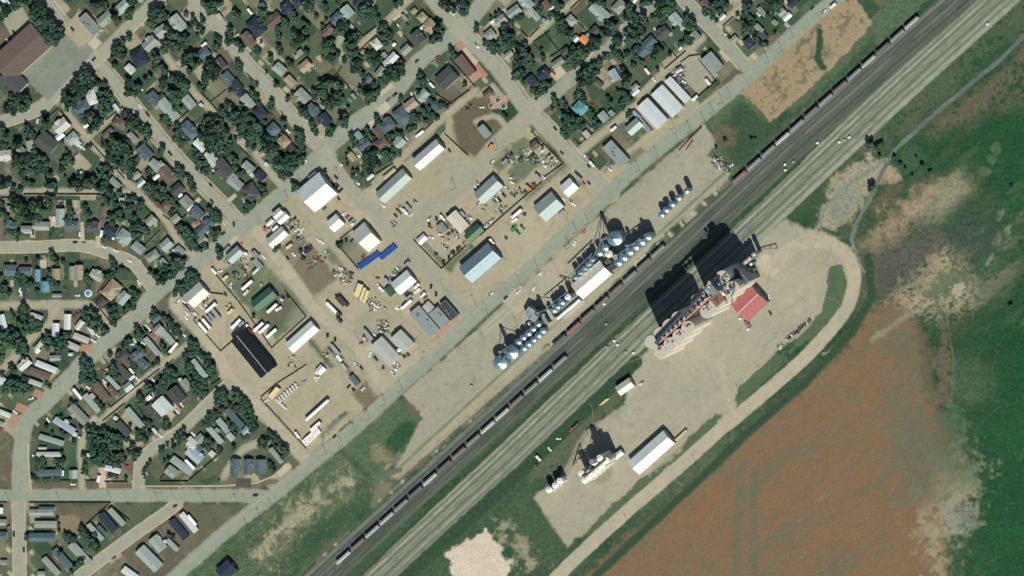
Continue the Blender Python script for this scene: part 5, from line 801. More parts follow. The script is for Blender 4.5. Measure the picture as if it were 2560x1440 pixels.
for k in range(6):
    z0, z1, r0, r1 = k * .17 - .02, (k + 1) * .17 - .02, .05 - k * .006, .05 - (k + 1) * .006
    n = 7; vs = [(r * math.cos(2*math.pi*i/n), r * math.sin(2*math.pi*i/n), z) for r, z in ((r0, z0), (r1, z1)) for i in range(n)]
    tb.add(vs, [(i, (i+1) % n, n + (i+1) % n, n + i) for i in range(n)])
for a_ in (0, 1.3, 2.5, 3.9, 5.1): tb.bar((0, 0, .45 + .04 * a_), (.42 * math.cos(a_), .42 * math.sin(a_), .8 + .03 * a_), .028)
TRUNK = tb.mesh("trunk", barkm)
TREES = []
def add_tree(px, py, rpx): TREES.append((px, py, rpx))
def build_trees():
    allr = sorted(TREES, key=lambda t: -t[2]); keep = []
    for t in allr:
        if -10 < t[0] < 2570 and -10 < t[1] < 1450 and len(keep) < 298 and all((t[0]-k[0])**2 + (t[1]-k[1])**2 > (0.5 * (t[2] + k[2]))**2 for k in keep): keep.append(t)
    ks = set(keep); rest = [t for t in allr if t not in ks]
    for (px, py, rp) in keep:
        rm = rp * S * (0.74 + 0.14 * rnd.random()); H = min(12.0, rm * 1.55 + 2.2); con = rnd.random() < .08 and rm < 4.5
        if con: H *= 1.25
        x, y = W(px, py); x += H * .62 * LX; y += H * .62 * LY
        root = link("spruce_tree" if con else "leafy_tree", None); root.location = (x, y, 0); root.rotation_euler = (0, 0, rnd.random() * 6.28)
        cr = link("crown", rnd.choice(CONES if con else CROWNS), root); cr.location = (0, 0, H * .6); cr.scale = (rm * (.92 + .2 * rnd.random()), rm, H * .42)
        tr = link("trunk", TRUNK, root); tr.scale = (rm * .9, rm * .9, H * .8)
        bright = cr.data.materials[0] == leafb
        tag(root, None, "tree", "larger trees of the town"); sz = "broad " if rp > 12.4 else ("middling " if rp > 10.9 else "smaller ")
        place_label(root, sz + ("dark spruce" if con else ("bright tree" if bright else "dark tree")), px, py)
    Vs = []
    base = [crown_arrays(100 + s, 300, lf=.2) for s in range(6)]
    for i, (px, py, rp) in enumerate(rest):
        rm = rp * S * .78; H = min(10, rm * 1.5 + 1.5); x, y = W(px, py); x += H * .6 * LX; y += H * .6 * LY
        a = rnd.random() * 6.28; c, s = math.cos(a), math.sin(a); V = base[i % 6]
        Vs.append(np.stack([(V[:, 0] * c - V[:, 1] * s) * rm + x, (V[:, 0] * s + V[:, 1] * c) * rm + y, V[:, 2] * H * .42 + H * .56], 1))
    if Vs: tag(link("small_trees_and_shrubs", leafmesh("small_trees_and_shrubs", np.concatenate(Vs), leafm)), "many smaller green trees and shrubs filling the town yards", "trees", kind="stuff")
    print("TREES", len(keep), len(rest))

# ------------------------------------------------------------------ read the survey table
FENCES = []
def run_table():
    ox = oy = 0; k = 1
    for ln in DATA.strip().split("\n"):
        p = ln.split(); c = p[0]
        if c == '@': ox, oy, k = float(p[1]), float(p[2]), 10 / float(p[3]); continue
        if c == 'T':
            v = list(map(float, p[1].split(','))) if False else None
            vals = [int(q_) for tri_ in p[1:] for q_ in tri_.split(',')]
            if ',' in ln: pass
            for i in range(0, len(vals) - 2, 3): add_tree(ox + vals[i] * k, oy + vals[i+1] * k, vals[i+2] * k)
            continue
        for it in p[1:]:
            f = it.split(',')
            if c == 'B': building(ox + float(f[0]) * k, oy + float(f[1]) * k, float(f[2]) * k, float(f[3]) * k, float(f[4]), f[5][0], f[5][1])
            elif c == 'V': vehicle(ox + float(f[0]) * k, oy + float(f[1]) * k, float(f[2]), f[3][0], f[3][1])
            elif c == 'U':
                for i in range(int(f[4])):
                    x, y = ox + (float(f[0]) + float(f[2]) * i) * k, oy + (float(f[1]) + float(f[3]) * i) * k
                    if ox == 800: vehicle(x, y, -50, 'U', 'D')
                    else: vehicle(x, y, -50, 'w', 'v')
            elif c == 'N':
                for i in range(int(f[4])):
                    for j in (0, 1): vehicle(ox + (float(f[0]) + float(f[2]) * (i + .25 * j)) * k + 5 * j, oy + (float(f[1]) + float(f[3]) * i) * k + 6 * j, -50, 'w', 'K')
            elif c == 'A':
                for i in range(int(f[4]) - 2): vehicle(1947 + 6.3 * i + (8 if i > 1 else 0), 868 - 5.4 * i - (7 if i > 1 else 0), 120, rnd.choice('kkkdy'), 'r')
            elif c == 'M': planter(ox + float(f[0]) * k, oy + float(f[1]) * k, float(f[2]) * k * S)
            elif c == 'P': pool(ox + float(f[0]) * k, oy + float(f[1]) * k, float(f[2]) * k * S)
            elif c == 'Y': bullet(ox + float(f[0]) * k, oy + float(f[1]) * k, float(f[2]) * k * S, float(f[3]))
            elif c == 'F': fence(ox + float(f[0]) * k, oy + float(f[1]) * k, ox + float(f[2]) * k, oy + float(f[3]) * k)
CARC['U'] = (.035, .16, .55); CARN['U'] = 'blue'; ROOF['U'] = (60, 120, 200)
def planter(px, py, r):
    x, y = W(px, py); b = MB(); b.lathe([(r, -.1), (r, .7), (r * .8, .75), (r * .78, .45)], n=20); o = b.build("round_planter", mat("pink_stone", alb(222, 205, 185)), None)
    o.location = (x, y, 0); g = MB(); g.lathe([(r * .77, .5), (r * .5, 1.0), (.1, 1.3)], n=12); g.build("shrub", leafm, o); tag(o, None, "planter", "round planters on the paved corner"); place_label(o, "round stone planter", px, py)
def pool(px, py, r):
    x, y = W(px, py); o = MB().lathe([(r, 0), (r, 1.2), (r * .9, 1.2)], n=20).build("swimming_pool", whitem); o.location = (x, y, 0)
    MB().lathe([(r * .9, 1.0), (r * .5, 1.5), (.1, 1.8)], n=20).build("cover", mat("blue_cover", (.05, .2, .42), rough=.4), o); tag(o, "round backyard pool under a bright blue dome cover", "pool")
def bullet(px, py, L, ang):
    x, y = W(px, py); x += 2.5 * LX; y += 2.5 * LY; root = link("propane_tank", None); root.location = (x, y, 0); root.rotation_euler = (0, 0, R(ang)); r = 1.75
    b = MB(); n = 20; prof = [(-L/2 - 1.2, .2), (-L/2 - .9, 1.0), (-L/2, r), (L/2, r), (L/2 + .9, 1.0), (L/2 + 1.2, .2)]
    vs = [(xx, rr * math.cos(2*math.pi*k/n), 2.9 + rr * math.sin(2*math.pi*k/n)) for xx, rr in prof for k in range(n)]
    b.add(vs, [(i*n + k, i*n + (k+1) % n, (i+1)*n + (k+1) % n, (i+1)*n + k) for i in range(5) for k in range(n)]); b.build("tank_shell", whitem, root, True)
    for s in (-.38, 0, .38): MB().box(s*L - .4, s*L + .4, -1.2, 1.2, 0, 1.6).build("saddle", concm, root)
    w_ = MB(); w_.box(-L/2, L/2, -2.7, -2.55, .9, 1.0); w_.box(-L/2, L/2, 3.1, 3.2, .9, 1.0); [w_.box(q_*L/2 - .06, q_*L/2 + .06, -2.7, -2.58, 0, 1.0) for q_ in (-1, -.5, 0, .5, 1)]; w_.build("guard_rail", steelm, root)
    tag(root, "very long white cylindrical propane tank lying on concrete saddles", "tank")
nf = [0]
def fence(x0, y0, x1, y1, h=1.8, m=None):
    a, b_ = W(x0, y0), W(x1, y1); L = math.hypot(b_[0]-a[0], b_[1]-a[1]); nf[0] += 1
    m = m or (woodl if nf[0] % 4 == 0 else woodm)
    b = MB(); b.box(0, L, -.03, .03, .1, h, m)
    for k in range(int(L / 3) + 1): b.box(k * 3 - .06, k * 3 + .06, -.07, .07, -.1, h + .1, m)
    o = b.build("wooden_fence", m); o.location = (a[0], a[1], 0); o.rotation_euler = (0, 0, math.atan2(b_[1]-a[1], b_[0]-a[0]))
    tag(o, None, "fence", "board fences around yards"); place_label(o, ("pale" if m is woodl else "dark") + " board fence" , (x0 + x1) / 2, (y0 + y1) / 2)

# ------------------------------------------------------------------ power poles
pb = MB(); n = 8
pb.lathe([(.17, -.2), (.15, 6), (.11, 12.2)], n=8, m=woodm); pb.box(-1.3, 1.3, -.08, .08, 11.2, 11.4, woodm); pb.box(-.25, .25, .1, .6, 9.6, 10.5, steelm)
for xx in (-1.2, -.5, .5, 1.2): pb.box(xx - .06, xx + .06, -.06, .06, 11.4, 11.65, whitem)
POLE = pb.mesh("utility_pole")
for (px, py) in [(24,1255),(151,1255),(282,1255),(398,1255),(509,1258),(596,1259),(617,1259),(682,1271),(652,1296),(622,1323),(545,1321),(817,1134),(857,1114),(891,1080),(926,1048),(965,1010),(1008,975),(1472,558),(1443,580),(1426,618),(1346,673),(1828,242),(1808,255),(1784,280),(1763,303),(1728,327),(1698,358),(1687,319),(1645,391),(1600,425),(1302,712),(1224,797),(1190,762),(1295,816),(1984,94),(1956,128),(1923,155),(1050,870),(94,998),(101,1020),(150,962),(760,470),(850,442),(1246,372),(1140,470),(722,500),(1190,640),(1960,905),(2050,860),(1850,985),(1830,1130),(1740,1160),(1570,1310)]:
    x, y = W(px, py); o = link("utility_pole", POLE); o.location = (x, y, 0); o.rotation_euler = (0, 0, R(rnd.choice([-47, 43])))
    tag(o, None, "utility pole", "wooden utility poles along the roads"); place_label(o, "wooden pole with crossarm", px, py)

# ------------------------------------------------------------------ railway tracks and trains
def track(pts, nth, bed):
    P = [Vector(W(*p)).to_3d() for p in pts]; b = MB()
    for a, c in zip(P, P[1:]):
        d = (c - a).normalized(); s = Vector((-d.y, d.x, 0)); L = (c - a).length; k = 0.0
        while k < L:
            m = a + d * k; q = [m - s*1.25 - d*.12, m + s*1.25 - d*.12, m + s*1.25 + d*.12, m - s*1.25 + d*.12]
            b.add([(v.x, v.y, .14) for v in q] + [(v.x, v.y, 0) for v in q], [(0,1,2,3),(4,5,1,0),(6,7,3,2)], mat('pale_tie', (.15,.165,.12), rough=.9, var=.15, scale=2) if bed else mat('tie_wood', (.082,.094,.08), rough=.9, var=.2, scale=2)); k += .75
        for o_ in (-.75, .75): b.bar(a + s*o_ + Vector((0,0,.2)), c + s*o_ + Vector((0,0,.2)), .12, mat("rail_steel", (.30, .27, .24), rough=.35, metal=.7), .16)
    tag(b.build("railway_track"), kind="structure")
T1 = [(975,1222),(1400,852),(1646,628),(1850,442),(2280,57),(2420,-70)]
T3 = [(742,1500),(860,1393),(1401,905),(1490,826),(1700,640),(1960,402),(2385,30),(2500,-75)]
track(T1, 1, False); track(T3, 2, False)
for o_ in (-22, -11, 13): track(offs(dark, o_), 3, False)
for o_ in (-27, -14, 6, 22): track(offs(light, o_), 4, True)
def hopper_mesh(col, top):
    b = MB(); pm = mat("hopper_" + col, dict(grey=(.19,.20,.20), brown=(.13,.085,.07), maroon=(.24,.06,.06), black=(.05,.05,.05), white=(.40,.40,.38))[col], rough=.5, metal=.15, var=.15, scale=.4, obj_var=.15)
    b.prismy([(-8.3, 4.0), (-8.3, 2.5), (-6.4, 1.4), (-4.2, .9), (-3.2, 1.5), (-1.2, .7), (1.2, .7), (3.2, 1.5), (4.2, .9), (6.4, 1.4), (8.3, 2.5), (8.3, 4.0)], -1.55, 1.55, pm)
    b.prism([(-1.55, 4.0), (1.55, 4.0), (1.2, 4.35), (.5, 4.55), (-.5, 4.55), (-1.2, 4.35)], -8.3, 8.3, pm)
    for k in range(-8, 9): b.box(k - .04, k + .04, -1.6, 1.6, 2.4, 4.0, pm)
    b.box(-8.7, -8.3, -1.3, 1.3, 1.0, 1.3, pm); b.box(8.3, 8.7, -1.3, 1.3, 1.0, 1.3, pm); return b.mesh("body")
HM = {c: hopper_mesh(c, 0) for c in ("grey", "brown", "maroon", "black", "white")}
wk = MB(); pale = mat("walkway_steel", (.20, .20, .19), rough=.5, metal=.3)
wk.box(-8.2, 8.2, -.32, .32, 4.58, 4.66, pale)
for k in range(-3, 4): wk.box(k*2.2 - .8, k*2.2 + .8, -.25, .25, 4.66, 4.8, pale)
wk.box(-8.2, 8.2, 1.15, 1.5, 4.42, 4.48, pale); wk.box(-8.2, 8.2, -1.5, -1.15, 4.42, 4.48, pale); WALK = wk.mesh("roof_walkway")
bo = MB(); bo.box(-1.5, 1.5, -1.1, 1.1, .5, .85, steelm); bo.box(-.4, .4, -.5, .5, .85, 1.4, steelm)
for xx in (-.9, .9):
    for s_ in (-1, 1): n = 12; vs = [(xx + .45*math.cos(2*math.pi*k/n), s_*.75 - .07 + .14*j, .45 + .18 + .45*math.sin(2*math.pi*k/n)) for j in (0, 1) for k in range(n)]; bo.add(vs, [tuple(range(n)), tuple(range(n, 2*n))[::-1]] + [(k, n+k, n+(k+1) % n, (k+1) % n) for k in range(n)], steelm)
BOG = bo.mesh("bogie")
def hopper(px, py, ang, col, train, label):
    x, y = W(px, py); x += 2.0 * LX; y += 2.0 * LY; root = link("hopper_wagon", None); root.location = (x, y, .12); root.rotation_euler = (0, 0, ang)
    link("body", HM[col], root); link("roof_walkway", WALK, root)
    for s_ in (-6.6, 6.6): bg_ = link("bogie", BOG, root); bg_.location = (s_, 0, 0)
    tag(root, label, "railway wagon", train)
cols = ["maroon","grey","grey","white","grey","brown","grey","brown","grey","white","black","grey","white"]
for i in range(13):
    hopper(1850 + 35.83*i, 442 - 32.08*i, math.atan2(32.08, 35.83), cols[i], "wagons of the upper train", f"{cols[i]} hopper wagon, {ordw(i)} from the lower end of the upper train")
cols = ["grey","brown","grey","brown","brown","brown","maroon","black"]
for i in range(8):
    hopper(1646 - 35.1*i, 628 + 32*i, math.atan2(32, 35.1), cols[i], "wagons beside the grain depots", f"{cols[i]} hopper wagon, {ordw(i)} from the upper end, beside the grain depots")
cols = ["grey","white","grey","brown","white","white","grey","brown","black","white","black","grey","white","white","brown","white"]
for i in range(16):
    hopper(1401 - 36.07*i, 905 + 32.53*i, math.atan2(32.53, 36.07), cols[i], "wagons of the lower train", f"{cols[i]} hopper wagon, {ordw(i)} from the upper end of the lower train")

# ------------------------------------------------------------------ grain bins, silos, elevators
def T(px, py, h):
    x, y = W(px, py); return x + h * LX, y + h * LY
def grain_bin(px, py, rpx, h, label, wm=None, rm=None, grp=None, cone=.5):
    h = h * 1.22; r = rpx * S; x, y = T(px, py, h + r * cone * .3); root = link("grain_bin", None); root.location = (x, y, 0)
    w_ = MB(); prof = [(r, -.1)]
    for k in range(int(h / 1.1)): prof += [(r, k * 1.1), (r * 1.012, k * 1.1 + .5)]
    w_.lathe(prof + [(r, h)], n=28); w_.build("wall", wm or galvw, root)
    c_ = MB(); N_ = 24; c_.lathe([(r * 1.03, h - .05), (r * .55, h + r * cone * .47), (.35, h + r * cone), (.35, h + r * cone + .35)], n=N_)
    ro = c_.build("roof", rm or galv, root); hb = MB(); hb.box(r*.55, r*.8, -.3, .3, h + r*cone*.2, h + r*cone*.45 + .15); hb.build("hatch", steelm, ro)
    l_ = MB(); l_.box(r, r + .12, -.25, .25, 0, h); l_.build("ladder", steelm, root); root.rotation_euler = (0, 0, rnd.random() * 6.28)
    tag(root, label, "grain bin", grp); return root
def sh(ox, oy, k): return lambda x, y: (ox + x / k, oy + y / k)
f6 = sh(1420, 520, 6.0)
px, py = f6(690, 462); grain_bin(px, py, 18, 10.5, "largest steel grain bin of the upper depot, with a wide conical roof", grp="steel bins of the upper depot")
for i, (a, b_) in enumerate([(1180,435),(1090,510),(1000,585),(910,660),(823,745),(740,820)]):
    px, py = f6(a, b_); grain_bin(px, py, 9.4, 11, f"steel grain bin, {ordw(i)} from the upper end of the trackside row of six", grp="steel bins of the upper depot")
for (a, b_), s_ in zip([(545,598),(455,675)], ("upper", "lower")):
    px, py = f6(a, b_); grain_bin(px, py, 9.2, 8.5, f"{s_} of two steel bins just below the largest bin", grp="steel bins of the upper depot")
px, py = f6(607, 692); grain_bin(px, py, 9, 9, "cream-roofed grain bin between the two rows", rm=mat("cream_steel", (.62,.56,.42), rough=.5), grp="steel bins of the upper depot")
for i, (a, b_) in enumerate([(350,775),(300,840),(240,905),(172,970),(95,1040)]):
    px, py = f6(a, b_); grain_bin(px, py, 7, 10.5, f"narrow hopper bin, {ordw(i)} from the upper end of the row of five", grp="narrow bins of the upper depot", cone=.7)
for i, (a, b_) in enumerate([(1652,537),(1663,525),(1678,511),(1694,495),(1714,478)]):
    grain_bin(a, b_, 7.4 if i < 4 else 6.5, 8.5 + (1.5 if i == 4 else 0), f"shiny steel bin, {ordw(i)} from the lower end of the isolated row", grp="isolated bins on the gravel")
g6 = sh(1220, 720, 6.545)
for (a, b_), s_ in zip([(185,1228),(370,1055)], ("lower left", "upper right")):
    px, py = g6(a, b_); grain_bin(px, py, 17.4, 9.5, f"{s_} of the two widest steel bins at the lower depot", grp="steel bins of the lower depot")
for i, (a, b_) in enumerate([(808,592),(725,668),(652,742),(567,808),(485,878)]):
    px, py = g6(a, b_); grain_bin(px, py, 7.8, 8, f"steel bin, {ordw(i)} from top in the back row of the lower depot", grp="steel bins of the lower depot")
for i, (a, b_) in enumerate([(885,702),(815,775),(735,845),(652,915),(575,985)]):
    px, py = g6(a, b_); grain_bin(px, py, 7.6, 7, f"steel bin, {ordw(i)} from top in the front row of the lower depot", grp="steel bins of the lower depot")
for i, (a, b_) in enumerate([(1300,150),(1195,235),(1125,305),(1065,365)]):
    px, py = g6(a, b_); grain_bin(px, py, 7.6, 11, ("bright white" if i == 0 else "blue-grey") + f" tall bin, {ordw(i)} from the warehouse end", rm=whitem if i == 0 else None, grp="tall bins beside the warehouse")
h3 = sh(1300, 1030, 5.82)
for i, (a, b_) in enumerate([(575,1000),(510,1066),(418,1130)]):
    px, py = h3(a, b_); grain_bin(px, py, 7.6, 9.5, f"white grain bin, {ordw(i)} from the right in the row of three", wm=whitem, rm=whitem, grp="row of three white bins", cone=.35)
# white silo group: one tied structure
def scrap(px, py, r, n):
    x, y = W(px, py); b = MB(); pal = [steelm, rustm, whitem, woodl, galv, darkm, mat("paint_beige", CARC['y'], rough=.3), woodm, steelm, darkm]
    for _ in range(n):
        a, d = rnd.random() * 6.28, r * math.sqrt(rnd.random()) * S; l, w_, h = rnd.uniform(.4, 2.2), rnd.uniform(.3, 1.1), rnd.uniform(.3, 1.7); t = rnd.uniform(0, 3.14); cx, cy = d * math.cos(a), d * math.sin(a); c, s_ = math.cos(t), math.sin(t)
        vs = [(cx + (u * l * c - v * w_ * s_) / 1, cy + (u * l * s_ + v * w_ * c) / 1, z) for z in (0, h) for u, v in ((-.5, -.5), (.5, -.5), (.5, .5), (-.5, .5))]
        b.add(vs, [(3,2,1,0),(4,5,6,7),(0,1,5,4),(1,2,6,5),(2,3,7,6),(3,0,4,7)], rnd.choice(pal))
    o = b.build("scrap_heap"); o.location = (x, y, 0); tag(o, None, "scrap heap", "scrap heaps in the yards"); place_label(o, "scattered heap of scrap parts", px, py)
for a, b_, r_, n_ in [(592,630,16,40),(615,660,18,34),(640,640,14,22),(572,655,12,16),(480,762,14,22),(515,745,9,30),(705,540,10,20),(735,560,14,24),(860,690,20,44),(935,762,18,36),(905,745,10,20),(1275,400,16,26),(1310,390,18,34),(1335,400,14,24),(1375,405,16,30),(1140,585,14,24),(1115,610,12,16),(1195,640,16,24),(1000,690,12,22),(955,815,18,30),(975,700,10,20),(1798,408,18,44),(1818,418,12,20),(592,690,12,14),(800,645,16,22),(780,660,14,16),(735,905,16,20),(1245,520,12,16),(1290,480,14,20),(1330,465,12,16),(1700,180,18,34),(1695,205,12,18),(985,560,8,18),(820,880,12,20),(1520,655,14,30),(1380,790,14,30),(1345,820,10,24),(1370,770,8,20)]: scrap(a, b_, r_, n_)
root = link("grain_terminal", None); bx, by = T(*h3(1060, 820), 24); root.location = (bx, by, 0)
for i, (a, b_) in enumerate([(1155,665),(1080,725),(1245,700),(1190,775),(1130,830),(1065,885),(1000,935),(940,985),(892,890),(1200,720),(1010,880)]):
    H = 24 if i != 8 else 20; x, y = T(*h3(a, b_), H); r = 8.6 * S
    s_ = MB(); s_.lathe([(r, 0), (r, H), (r * .96, H + .1), (.3, H + .9)], cx=x - bx, cy=y - by, n=24); s_.build("silo", mat("white_silo", (.60, .58, .50), rough=.7, var=.07), root)
x, y = T(*h3(1090, 690), 24); b = MB(); b.box(x-bx-2.2, x-bx+2.2, y-by-2.2, y-by+2.2, 0, 33, steelm); b.build("head_tower", steelm, root)
b = MB(); p0 = T(*h3(1240, 690), 26); p1 = T(*h3(930, 950), 26); b.bar((p0[0]-bx, p0[1]-by, 26), (p1[0]-bx, p1[1]-by, 26), .9, rustm); b.build("conveyor_gallery", rustm, root)
for q in ((-9, 6), (-5, -8), (7, 5)): b = MB(); b.bar((x-bx, y-by, 32), (x-bx+q[0], y-by+q[1], 24), .5); b.build("spout", steelm, root)
tag(root, "cluster of tall white silos with head tower beside the long barn", "grain terminal")
# elevator legs of the two depots
def leg(bx_, by_, h, label, spouts):
    x, y = W(bx_, by_); root = link("elevator_leg", None); root.location = (x, y, 0)
    b = MB(); b.box(-.9, -.3, -.4, .4, 0, h); b.box(.3, .9, -.4, .4, 0, h); b.box(-1.3, 1.3, -.9, .9, h, h + 2)
    for k in range(int(h / 3)): b.bar((-1.4, -1.4, k*3), (1.4, -1.4, k*3 + 3), .12); b.bar((1.4, 1.4, k*3), (-1.4, 1.4, k*3 + 3), .12); b.box(-1.45, 1.45, -1.45, 1.45, k*3 + 2.9, k*3 + 3.0)
    for sx in (-1.4, 1.4):
        for sy in (-1.4, 1.4): b.box(sx - .1, sx + .1, sy - .1, sy + .1, 0, h)
    b.build("tower", steelm, root)
    for (sx, sy, sz) in spouts: s_ = MB(); tx, ty = T(sx, sy, sz); s_.bar((0, 0, h), (tx - x, ty - y, sz), .45); s_.build("spout", steelm, root)
    tag(root, label, "elevator leg")
leg(1528, 588, 25, "tall lattice leg beside the largest upper bin", [(1535, 597, 14), (1511, 620, 10), (1496, 632, 10), (1480, 650, 11)])
leg(1622, 592, 19, "lattice leg at the upper end of the six bins", [(1617, 592, 12), (1602, 605, 12)])
leg(1583, 607, 16, "short lattice leg above the middle of the six bins", [(1572, 630, 12)])
leg(1275, 868, 24, "lattice leg beside the two widest lower bins", [(1277, 881, 12), (1248, 908, 12), (1295, 852, 8)])
leg(1360, 775, 15, "lattice leg behind the lower depot office", [(1385, 770, 10), (1342, 812, 8)])
def conveyor(label, a, b_, z0, z1, w=.8, m=None, legs=3):
    p = Vector((*W(*a), z0)); q_ = Vector((*W(*b_), z1)); root = link("grain_conveyor", None); root.location = (p.x, p.y, 0); d = q_ - p
    s_ = MB(); s_.bar((0, 0, z0), (d.x, d.y, z1), w, h=w * .8); s_.build("tube", m or steelm, root)
    s_ = MB()
    for k in range(1, legs + 1):
        t = k / (legs + .2); s_.box(d.x*t - .1, d.x*t + .1, d.y*t - .8, d.y*t + .8, 0, z0 + (z1 - z0)*t)
    s_.build("support", steelm, root); tag(root, label, "conveyor")
conveyor("long rusty auger lying on the gravel by the avenue", (1697,377), (1756,318), .5, 2.0, .9, rustm)
conveyor("shorter rusty auger beside the long auger", (1716,375), (1733,352), .5, 1.2, .9, rustm)
conveyor("dark portable auger near the elevator's upper bins", (1897,622), (1946,619), 1, 5, .7)
conveyor("auger leaning toward the warehouse at the upper depot", (1432,706), (1400,690), 5, 1.0, .7, rustm)
conveyor("overhead conveyor across the narrow bins", (1432,688), (1494,628), 13.5, 13.5, .9, galv)
conveyor("overhead conveyor along the six bins", (1548,640), (1627,580), 14.5, 14.5, .8, galv)
conveyor("overhead conveyor linking the two widest bins", (1258,905), (1290,872), 14, 14, .9, galv)
conveyor("overhead conveyor along the tall bins of the lower depot", (1375,770), (1430,725), 14.5, 14.5, .8, galv)
conveyor("red portable auger beside the track grass", (1423,1080), (1448,1058), .6, 3, 1.0, mat("red_paint", (.35,.06,.04)))
conveyor("dark auger reaching over the white silo yard", (1433,1166), (1462,1132), 1, 12, .8)
# depot buildings
building(1476.5, 699.5, 95, 46, 41, 'e', 'Q', h=6.5, label="cream-roofed storage warehouse at the upper grain depot")
building(1329, 786, 27, 33, 62, 'i', 'f', h=9, label="blue-grey flat depot office tower at the lower depot")
building(1330, 806, 22, 9, 30, 'w', 'w', label="white lean-to under the lower depot office")
building(1421, 773, 74, 7, 40, 'w', 'w', h=3.4, label="long narrow white loading roof along the track")
building(1375, 786, 26, 8, -60, 'l', 'w', h=8, label="narrow pale metal shed among the lower depot legs")
building(1362, 800, 22, 9, -60, 'c', 'w', h=10, label="grey metal cleaner house at the lower depot")
building(1345, 783, 14, 12, 40, 'n', 'w', h=12, label="navy metal tower house behind the depot office")
building(1519, 659, 22, 18, 42, 'b', 'f', h=4, label="brown cluttered loading platform between the upper bins")
building(1525, 672, 16, 26, -50, 'd', 'w', h=5, label="dark pump house at the end of the cream warehouse")
building(1561, 967, 42, 26, 35, 'l', 'w', h=5, label="small pale curved-roof barn beside the tracks")
building(1702, 1088, 38, 6, 43, 'y', 's', h=1.6, label="long low beige scale ramp beside the long white barn")
for i in range(4):
    x, y = W(1505 + i * 4.5, 1010 - i * 4); o = MB().box(-2.4, 2.4, -.5, .5, 0, 1.0).build("pallet_stack", mat("pale_lumber", (.55, .5, .3))); o.location = (x, y, 0); o.rotation_euler = (0, 0, R(20))
    tag(o, f"pale lumber stack, {ordw(i)} from the left, by the small barn", "lumber stack", "lumber stacks by the small barn")
# ---- concrete elevator
e6 = sh(1600, 660, 6.0)
root = link("grain_elevator", None); HS = 46.0; bx, by = T(*e6(850, 750), HS); root.location = (bx, by, 0)
fr = [(705,952),(573,1074),(441,1196),(309,1318),(985,712),(1117,590),(1249,468),(1365,358)]; bk = [(557,810),(425,922),(293,1044),(161,1166),(838,552),(955,442),(1087,320),(1215,200)]
rs = 16.6 * S
for (a, b_) in fr + bk:
    x, y = T(*e6(a, b_), HS); s_ = MB(); s_.lathe([(rs, -.1), (rs, HS), (rs - .3, HS + .05)], cx=x - bx, cy=y - by, n=36, m=concw_sun)
    so = s_.build("silo", concw_sun, root); c_ = MB(); c_.lathe([(rs - .3, HS + .02), (rs - .35, HS + .12)], cx=x - bx, cy=y - by, n=36); c_.build("roof_slab", concm, so)
def ebox(a, b_, L, Wd, ang, z0, z1, nm, m, par=None, hz=None):
    x, y = T(*e6(a, b_), hz if hz is not None else z1); o = MB().box(-L/2, L/2, -Wd/2, Wd/2, z0, z1).build(nm, m, par or root); o.location = (x - bx, y - by, 0); o.rotation_euler = (0, 0, R(ang)); return o
def ebar(a, b_, z, w, nm, m, h=None):
    p = T(*e6(*a), z); q_ = T(*e6(*b_), z); o = MB(); o.bar((p[0]-bx, p[1]-by, z), (q_[0]-bx, q_[1]-by, z), w, h=h); o.build(nm, m, root)
navy = mat("dark_blue_steel", (.05, .07, .10), rough=.5, metal=.3)
ebar((235, 1150), (930, 440), HS + 4.5, 1.8, "conveyor_gallery", navy, 2.4)
ebar((255, 1190), (1050, 490), HS + 5.0, 1.3, "conveyor_gallery", mat("pink_steel", (.36, .20, .19), rough=.6), 1.2)
for t in np.linspace(.04, .96, 12):
    a = 245 + (990 - 245) * t; b_ = 1172 + (465 - 1172) * t; ebox(a, b_, 1.2, 3.4, 43, HS, HS + 4.6, "gallery_trestle", rustm if int(t * 12) % 2 else steelm)
ebox(240, 1170, 4, 4, 43, 0, HS + 6, "end_tower", navy)
for (a, b_) in fr:
    for k in range(5): ebox(a + rnd.uniform(-60, 40), b_ - rnd.uniform(10, 70), rnd.uniform(.6, 2), rnd.uniform(.5, 1.5), 43, HS, HS + rnd.uniform(.7, 2.2), "roof_machinery", rnd.choice([rustm, steelm, galv, rustm]))
# head house: tower of frame, machine floors and spouts
ebox(1130, 440, 11, 13, 43, 0, HS + 3, "tower_base", concw_sun)
ebox(1130, 520, 11, 11, 43, HS, HS + 4, "machine_floor", rustm)
ebox(1060, 400, 7, 8, 43, HS + 3, HS + 16, "head_house", steelm)
fx = MB(); cx_, cy_ = T(*e6(1180, 420), HS + 8)
for i in range(26):
    a = (rnd.uniform(-10, 10), rnd.uniform(-10, 10), HS + rnd.uniform(0, 6)); b2 = (a[0] + rnd.uniform(-7, 7), a[1] + rnd.uniform(-7, 7), HS + rnd.uniform(2, 11))
    fx.bar((a[0] + cx_ - bx, a[1] + cy_ - by, a[2]), (b2[0] + cx_ - bx, b2[1] + cy_ - by, b2[2]), rnd.uniform(.3, .8), [rustm, steelm, mat("pink_steel", (0,0,0)), galv][i % 4])
fx.build("spouting", None, root)
for (a, b_, z, r_) in [(1150, 300, HS + 8, 1.6), (1240, 340, HS + 6, 1.4), (1330, 400, HS + 5, 1.6), (960, 380, HS + 12, 1.5)]:
    x, y = T(*e6(a, b_), z); c_ = MB(); c_.lathe([(.4, z - 4), (r_, z - 1), (r_, z), (.3, z + .9)], cx=x - bx, cy=y - by, n=14); c_.build("cyclone", galv, root)
ebar((1165, 175), (1410, 395), HS - 4, 2.2, "catwalk", concm, .6)
tag(root, "huge concrete grain elevator with sixteen silos, galleries and rusty head house", "grain elevator")
building(*e6(1425, 250), 46, 50, 43, 's', 'f', h=30, label="tall slate-roofed cleaning house on the upper side of the elevator")
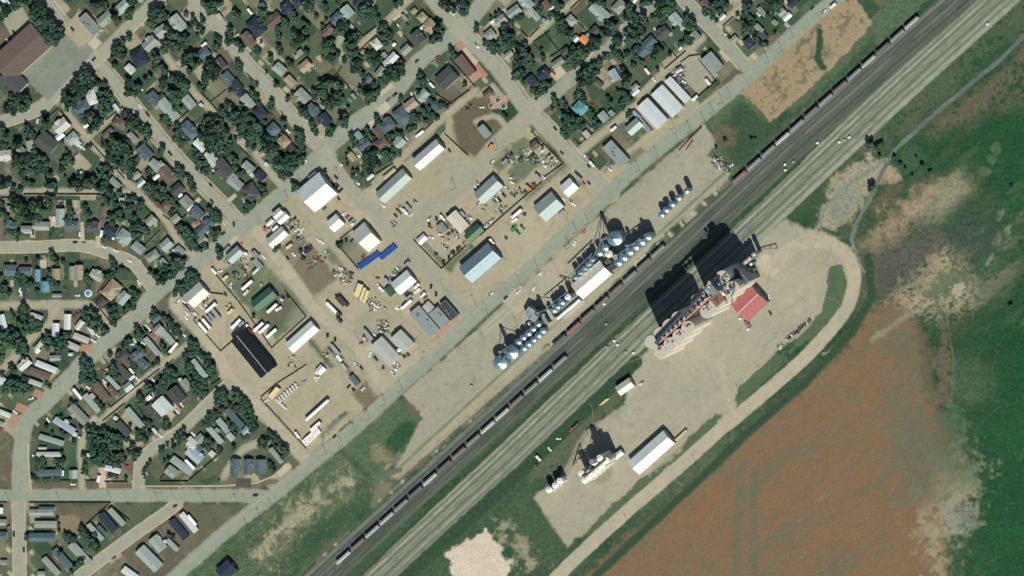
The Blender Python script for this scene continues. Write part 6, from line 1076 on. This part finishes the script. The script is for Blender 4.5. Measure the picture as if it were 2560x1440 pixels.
o = building(*e6(1625, 590), 70, 62, 44, 'r', 'w', h=7, label="red-roofed receiving shed against the concrete elevator")
building(*e6(1600, 900), 12, 9, -45, 'r', 's', label="small red pad-roofed kiosk below the receiving shed")
for i, (a, b_) in enumerate([(680,915),(745,850),(820,785),(920,690)]):
    px, py = 1780 + a / 9, 560 + b_ / 9; grain_bin(px, py, 5.2, 15, f"pinkish hopper bin, {ordw(i)} from the elevator, on the upper side", rm=mat("pink_bin", (.50,.36,.33), rough=.6), grp="pinkish hopper bins by the elevator", cone=.6)
for i, (a, b_, r_, h_) in enumerate([(860,905,4,10),(760,1060,6,12),(745,1215,5,9),(880,1060,5,8)]):
    px, py = 1780 + a / 9, 560 + b_ / 9; grain_bin(px, py, r_, h_, f"dark steel hopper, {ordw(i)} from top, between pad and cleaning house", rm=whitem if i in (0, 2) else steelm, grp="dark hoppers beside the elevator")
# relay boxes along the railway
for i, (a, b_) in enumerate([(1520,868),(1537,852),(1545,862),(1566,880),(1585,882),(1964,411),(1985,404),(2045,357),(2100,355),(2112,350),(2125,343),(1512,760),(1517,810),(1965,425),(2470,60),(1180,965)]):
    x, y = W(a, b_); o = MB().box(-1.1, 1.1, -.8, .8, 0, 1.6).box(-1.2, 1.2, -.9, .9, 1.6, 1.75).build("relay_box", whitem if i % 3 else woodl); o.location = (x, y, 0); o.rotation_euler = (0, 0, R(43))
    tag(o, None, "relay box", "relay boxes along the railway"); place_label(o, "pale relay box by the tracks", a, b_)
for i, (a, b_, r_) in enumerate([(2174,362,14),(2192,368,12),(2204,362,9),(2178,468,13),(2234,398,9),(2250,412,7),(2262,424,6),(2290,395,5),(2305,415,8),(2325,432,7),(2280,440,5),(2528,468,6),(2198,392,6),(2525,765,8),(1812,352,6),(1790,370,5)]):
    add_tree(a, b_, r_)
for (a, b_, c_, d_) in [(66+950,205,0,0)][:0]: pass
run_table()
for (a, b_, c_, d_) in FEN: fence(a, b_, c_, d_)
build_trees()
finish_labels()
print("OBJECTS", len(bpy.data.objects))
